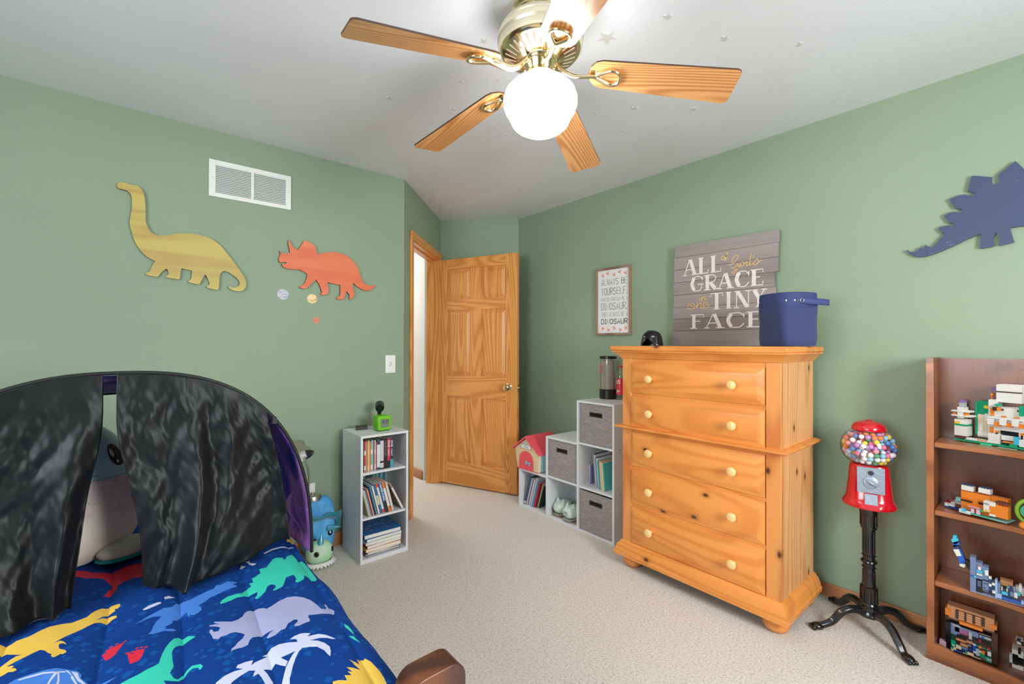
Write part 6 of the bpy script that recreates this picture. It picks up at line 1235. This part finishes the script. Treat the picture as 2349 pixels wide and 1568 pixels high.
# ---------------------------------------------------------------- gumball machine
GX, GY = 2.511, 0.505
gm = thing('gumball_machine', 'red gumball machine with clear globe on a black cast iron stand', 'gumball machine', (GX, GY, 0))
IRON = pm('glossy_black_iron', (16, 17, 20), 0.22, coat=0.5); RED = pm('glossy_red_enamel', (196, 16, 34), 0.18, coat=0.7); STEEL = pm('cast_silver', (150, 160, 176), 0.42, 0.6, bump=0.5, bs=60)
g0 = (GX, GY, 0)
colm = MB().lathe([(0.046, 0.072), (0.048, 0.082), (0.042, 0.092), (0.040, 0.104), (0.033, 0.110), (0.0335, 0.122), (0.030, 0.128), (0.031, 0.19), (0.033, 0.192), (0.033, 0.198), (0.026, 0.203), (0.022, 0.275), (0.022, 0.28), (0.0275, 0.284), (0.022, 0.289), (0.023, 0.300), (0.029, 0.305), (0.031, 0.310), (0.029, 0.315), (0.023, 0.320), (0.022, 0.334), (0.0275, 0.338), (0.022, 0.343), (0.021, 0.40), (0.024, 0.455), (0.030, 0.458), (0.030, 0.466), (0.031, 0.52), (0.034, 0.526), (0.034, 0.556), (0.028, 0.560)], g0, 36)
m = colm
for z0_, z1_, r_ in ((0.132, 0.188, 0.0315), (0.206, 0.268, 0.0222), (0.348, 0.45, 0.0222), (0.47, 0.518, 0.0308)):
    for k in range(12):
        a = 2*pi*k/12; m.cyl((GX+r_*cos(a), GY+r_*sin(a), z0_), (GX+(r_ if r_ > .03 else r_-0.001)*cos(a), GY+r_*sin(a), z1_), 0.003, 0.003, 6)
part('column', colm, IRON, gm, smooth=28)
for i, (fx, fy) in enumerate(((-.173, .159), (.167, -.156), (-.134, -.159), (.141, .168))):
    d = Vector((fx, fy, 0)); L_ = d.length; d.normalize(); sd = Vector((-d.y, d.x, 0))
    cur = catmull([(0.03, 0.085), (0.075, 0.094), (0.12, 0.078), (0.16, 0.038), (L_-0.03, 0.018), (L_, 0.012)], 6)
    rs = [0.016, 0.018]; m = MB(); n = len(cur)
    m.tube([Vector((GX, GY, 0))+d*r+Vector((0, 0, z)) for r, z in cur], [0.0195-0.006*k/n for k in range(n)], 6, flat=1.1)
    lg = part('leg', m, IRON, gm, smooth=25, bev=0.002)
    m = MB()
    e = Vector((GX, GY, 0))+d*(L_-0.012)
    m.ball(e+Vector((0, 0, 0.014)), 0.028, 0.021, 0.015, 14, 8, M=Matrix.Rotation(math.atan2(d.y, d.x), 3, 'Z'))
    for k in (-1, 0, 1): m.ball(e+d*0.018+sd*0.012*k+Vector((0, 0, 0.010)), 0.014, 0.007, 0.010, 10, 6, M=Matrix.Rotation(math.atan2(d.y, d.x)+k*0.25, 3, 'Z'))
    part('claw_foot', m, IRON, lg, smooth=60)
# body turned to face the room
ga = math.atan2(-GY, -GX)+0.10
Rg = Matrix.Rotation(ga+pi/2, 3, 'Z')
def rsec(w_, d_, z, e=0.42, n=48, lobes=0.0):
    out = []
    for k in range(n):
        a = 2*pi*k/n; sg = lambda v: math.copysign(abs(v)**(2*e), v); f_ = 1+lobes*max(0, cos(a+pi/2))**6*1.0
        p = Rg @ Vector((sg(cos(a))*w_/2, sg(sin(a))*d_/2*f_, 0)); out.append(Vector((GX+p.x, GY+p.y, z)))
    return out
m = loft([rsec(0.186, 0.165, 0.561, .42, lobes=.12), rsec(0.194, 0.172, 0.566, .42, lobes=.12), rsec(0.194, 0.172, 0.574, .42, lobes=.12), rsec(0.176, 0.154, 0.588, .38, lobes=.06), rsec(0.166, 0.146, 0.60, .34), rsec(0.150, 0.134, 0.68, .33), rsec(0.139, 0.126, 0.738, .33), rsec(0.132, 0.12, 0.746, .36)], True)
m.f.append([7*48+i for i in range(48)]); m.mi.append(0)
part('body', m, RED, gm, smooth=40)
def gp_(u, w_, z): p = Rg @ Vector((u, -w_, 0)); return Vector((GX+p.x, GY+p.y, z))
def plate(mb, u0, u1, z0_, z1_, wb, wt, th): 
    return mb.add([gp_(u0, wb, z0_), gp_(u1, wb, z0_), gp_(u1, wt, z1_), gp_(u0, wt, z1_), gp_(u0, wb+th, z0_), gp_(u1, wb+th, z0_), gp_(u1, wt+th, z1_), gp_(u0, wt+th, z1_)], [(0, 3, 2, 1), (4, 5, 6, 7), (0, 1, 5, 4), (1, 2, 6, 5), (2, 3, 7, 6), (3, 0, 4, 7)])
cp = part('coin_plate', plate(MB(), -0.048, 0.048, 0.632, 0.742, 0.070, 0.062, 0.005), STEEL, gm, bev=0.001)
nrm = (gp_(0, 1, 0.08)-gp_(0, 0, 0)).normalized(); Mn = nrm.to_track_quat('Z', 'Y').to_matrix()
part('turn_dial', MB().lathe([(0.026, 0), (0.026, 0.004), (0.022, 0.006), (0, 0.006)], gp_(0, 0.071, 0.678), 28, Mn), STEEL, cp, smooth=40)
m = MB().tube([gp_(-0.020, 0.080, 0.692), gp_(0, 0.086, 0.680), gp_(0.020, 0.080, 0.666)], [0.004, 0.007, 0.004], 8); part('handle', m, STEEL, cp, smooth=50)
m = MB().tube([gp_(0.012*cos(t), 0.069, 0.718+0.012*sin(t)) for t in [2*pi*j/20 for j in range(20)]], 0.002, 6, closed=True); part('coin_ring', m, STEEL, cp, smooth=50)
part('coin_slot', MB().cyl(gp_(0, 0.066, 0.718), gp_(0, 0.0695, 0.718), 0.010, n=16), pm('slot_shadow', (40, 44, 54), 0.5), cp)
part('chute_door', plate(MB(), -0.022, 0.022, 0.585, 0.628, 0.082, 0.072, 0.003), STEEL, gm)
part('lid', MB().lathe([(0.030, 0.896), (0.062, 0.897), (0.0635, 0.902), (0.060, 0.915), (0.050, 0.928), (0.030, 0.936), (0.012, 0.938), (0.012, 0.941), (0.006, 0.943), (0, 0.943)], g0, 40), RED, gm, smooth=35)
part('globe', MB().lathe([(0.058, 0.747), (0.078, 0.757), (0.094, 0.776), (0.1025, 0.80), (0.104, 0.825), (0.099, 0.853), (0.086, 0.878), (0.066, 0.893), (0.055, 0.898)], g0, 56, cap=False), GLASS, gm, smooth=70)
part('filler_neck', MB().lathe([(0.030, 0.86), (0.030, 0.895)], g0, 24), STEEL, gm, smooth=40)
GC = [((236, 120, 150), 'pink'), ((240, 240, 244), 'white'), ((66, 132, 206), 'blue'), ((246, 214, 60), 'yellow'), ((240, 130, 52), 'orange'), ((214, 40, 62), 'red'), ((150, 206, 236), 'pale blue'), ((196, 140, 206), 'lilac'), ((40, 150, 90), 'green'), ((244, 150, 170), 'rose')]
wts = [5, 6, 4, 3, 3, 1, 4, 3, 1, 4]
def ball_obj(c):
    me = MB().ball((0, 0, 0), 0.0108, nu=14, nv=10)
    o = mkobj('gumball', me, pm('gumball_'+c[1].replace(' ', '_'), c[0], 0.18, coat=0.5), Vector(), 80, 0); return o
protos = {}
cnt = 0
def gum(p):
    c = random.choices(GC, wts)[0]
    if c[1] not in protos: o = protos[c[1]] = ball_obj(c)
    else: o = protos[c[1]].copy(); COL.objects.link(o)
    o.location = p; o['label'] = '%s gumball inside the clear globe of the gumball machine' % c[1]; o['category'] = 'gumball'; o['group'] = '%s gumballs in the globe' % c[1]
placed = []
for layer, (rr, nn) in enumerate(((0.0885, 9), (0.066, 6))):
    z = 0.762 if layer == 0 else 0.77; row = 0
    while z < 0.886:
        tt = (z-0.824)/0.076; R_ = rr*math.sqrt(max(0.0, 1-tt*tt*0.92)); R_ = min(R_, rr)
        n_ = int(2*pi*R_/0.0220)
        for k in range(n_):
            a = 2*pi*(k+0.5*(row % 2))/n_+random.uniform(-.02, .02)
            if z > 0.868 and R_ < 0.045: continue
            p = Vector((GX+R_*cos(a), GY+R_*sin(a), z+random.uniform(-.001, .001)))
            if all((p-q).length > 0.0204 for q in placed[-80:]): placed.append(p)
        z += 0.0186; row += 1
for p in placed: gum(p)
p = gp_(0.0, 0.088, 0.5985)
# ---------------------------------------------------------------- brick-built models
BC_ = {'gr': (24, 160, 116), 'mr': (112, 58, 58), 'wh': (228, 226, 222), 'ye': (240, 200, 60), 'or': (232, 132, 44), 'od': (206, 108, 30), 'lg': (176, 180, 184), 'pu': (138, 112, 190), 'sa': (222, 206, 178), 'br': (72, 46, 40), 'bk': (22, 22, 24), 'cy': (70, 186, 220), 'tg': (70, 200, 150), 'aq': (150, 214, 214), 'nv': (34, 62, 106), 'pk': (226, 186, 214), 'bl': (30, 92, 190), 'rd': (200, 24, 36), 'lv': (170, 180, 214), 'sb': (112, 132, 172), 'st': (70, 96, 130), 'lb': (160, 186, 226), 'ta': (206, 142, 96), 'cr': (232, 214, 172), 'mg': (176, 90, 140), 'dg': (20, 70, 56), 'pt': (222, 160, 118)}
BN = {'gr': 'green', 'mr': 'maroon', 'wh': 'white', 'ye': 'yellow', 'or': 'orange', 'od': 'dark_orange', 'lg': 'grey', 'pu': 'purple', 'sa': 'sand', 'br': 'brown', 'bk': 'black', 'cy': 'cyan', 'tg': 'mint', 'aq': 'aqua', 'nv': 'navy', 'pk': 'pink', 'bl': 'blue', 'rd': 'red', 'lv': 'lavender', 'sb': 'slate', 'st': 'steel', 'lb': 'pale_blue', 'ta': 'tan', 'cr': 'cream', 'mg': 'magenta', 'dg': 'dark_green', 'pt': 'peach'}
def bmat(c): return pm('brick_'+BN[c], BC_[c], 0.28)
def brick_model(key, name, label, cat, az, studs=('wh', 'or', 'gr', 'nv', 'mr', 'bl', 'sa', 'rd')):
    o = [float(q) for q in DATA[key+'_O'][0].split()]
    a = radians(az); r = thing(name, label, cat, o, rz=-(pi/2+a)); WL[r.name] = Vector()   # local x = right along the front, local y = away from the viewer
    by = {}
    for s_ in DATA[key][0].split(';'):
        q = s_.split(','); s0, s1, z0_, z1_, off, dep = [int(v)/1000. for v in q[:6]]; c = q[6]
        z0_ = max(z0_, 0.0); 
        if z1_-z0_ < 0.001: z1_ = z0_+0.0015
        m = MB().box(s0, s1, off, off+dep, z0_, z1_)
        if c in studs and s1-s0 > 0.012 and dep > 0.012:
            nx_ = max(1, int((s1-s0)/0.008)); ny_ = max(1, min(4, int(dep/0.008)))
            for i in range(nx_):
                for j in range(ny_): x_ = s0+(i+.5)*(s1-s0)/nx_; y_ = off+(j+.5)*dep/ny_; m.lathe([(0.0025, z1_), (0.0025, z1_+0.0018)], (x_, y_, 0), 8)
        part(BN[c]+'_brick', m, bmat(c), r, local=True)
    return r
brick_model('FORT', 'brick_fortress', 'white and green toy brick fortress with a small tower on the top bookcase shelf', 'toy brick model', 16.85)
brick_model('FOX', 'brick_house', 'orange toy brick house with two white ears on the second bookcase shelf', 'toy brick model', 16.85)  # fox-shaped house, the white blocks on top are its ears
brick_model('ICE', 'brick_ice_plate', 'small blue and white toy brick plate at the left end of the second shelf', 'toy brick model', 16.85)  # ice piece: blue plate with white rocks and a small figure
ct = brick_model('CITY', 'brick_city', 'slate and blue stepped toy brick castle with a raised blue arm on the third shelf', 'toy brick model', 0)
for s_ in DATA['ARM']:
    c, P = s_.split(' ', 1)[0], dec(s_.split(' ', 1)[1]); part('arm_piece', MB().prism([(x, 0.03, z) for x, z in P], (0, 0.02, 0)), bmat(c), ct, local=True)
brick_model('HUT', 'brick_house', 'brown toy brick house with orange tiled roof and colourful open front in the bottom compartment', 'toy brick model', 0, studs=())
brick_model('PANDA', 'brick_panda', 'black and white toy brick panda at the right of the bottom compartment', 'toy brick model', 0, studs=())  # panda model in plain black and white blocks
cr_ = thing('toy_car', 'low red and black toy car behind the orange brick house', 'toy car', (2.59, 0.19, 0.6065), rz=0)
part('body', MB().box(2.575, 2.625, 0.085, 0.262, 0.612, 0.630), pm('car_red', (190, 16, 30), 0.25), cr_, bev=0.006); part('roof', MB().box(2.58, 2.62, 0.13, 0.21, 0.63, 0.642), BLACKP, cr_, bev=0.005)
for y_ in (0.11, 0.238):
    for x_ in (2.574, 2.618): part('wheel', MB().cyl((x_, y_, 0.615), (x_+0.008, y_, 0.615), 0.0088, n=16), BLACKP, cr_)
lm = thing('toy_ring_stand', 'lime green plastic toy ring at the right edge of the second shelf', 'toy', (2.52, 0.035, 0.6065))
part('ring', MB().tube([(2.52, 0.030-0.036*cos(t), 0.662+0.044*sin(t)) for t in [2*pi*k/32 for k in range(32)]], 0.0065, 10, closed=True), pm('lime_toy', (150, 208, 60), 0.4), lm, smooth=60)
part('foot', MB().box(2.50, 2.54, 0.0, 0.06, 0.6065, 0.618), pm('lime_toy', (150, 208, 60), 0.4), lm, bev=0.003); part('hub', MB().cyl((2.515, 0.03, 0.662), (2.525, 0.03, 0.662), 0.028, n=24), pm('teal_toy', (70, 190, 150), 0.4), lm)
solo('toy_ball', MB().ball((2.475, 0.048, 0.6205), 0.013), pm('orange_toy', (240, 140, 40), 0.4), 'small orange ball at the front edge of the second shelf', 'ball', smooth=60)
pz = solo('brick_animal', MB().box(2.56, 2.58, 0.262, 0.282, 0.0205, 0.05), bmat('pk'), 'tiny pink toy brick animal beside the brown brick house', 'toy')
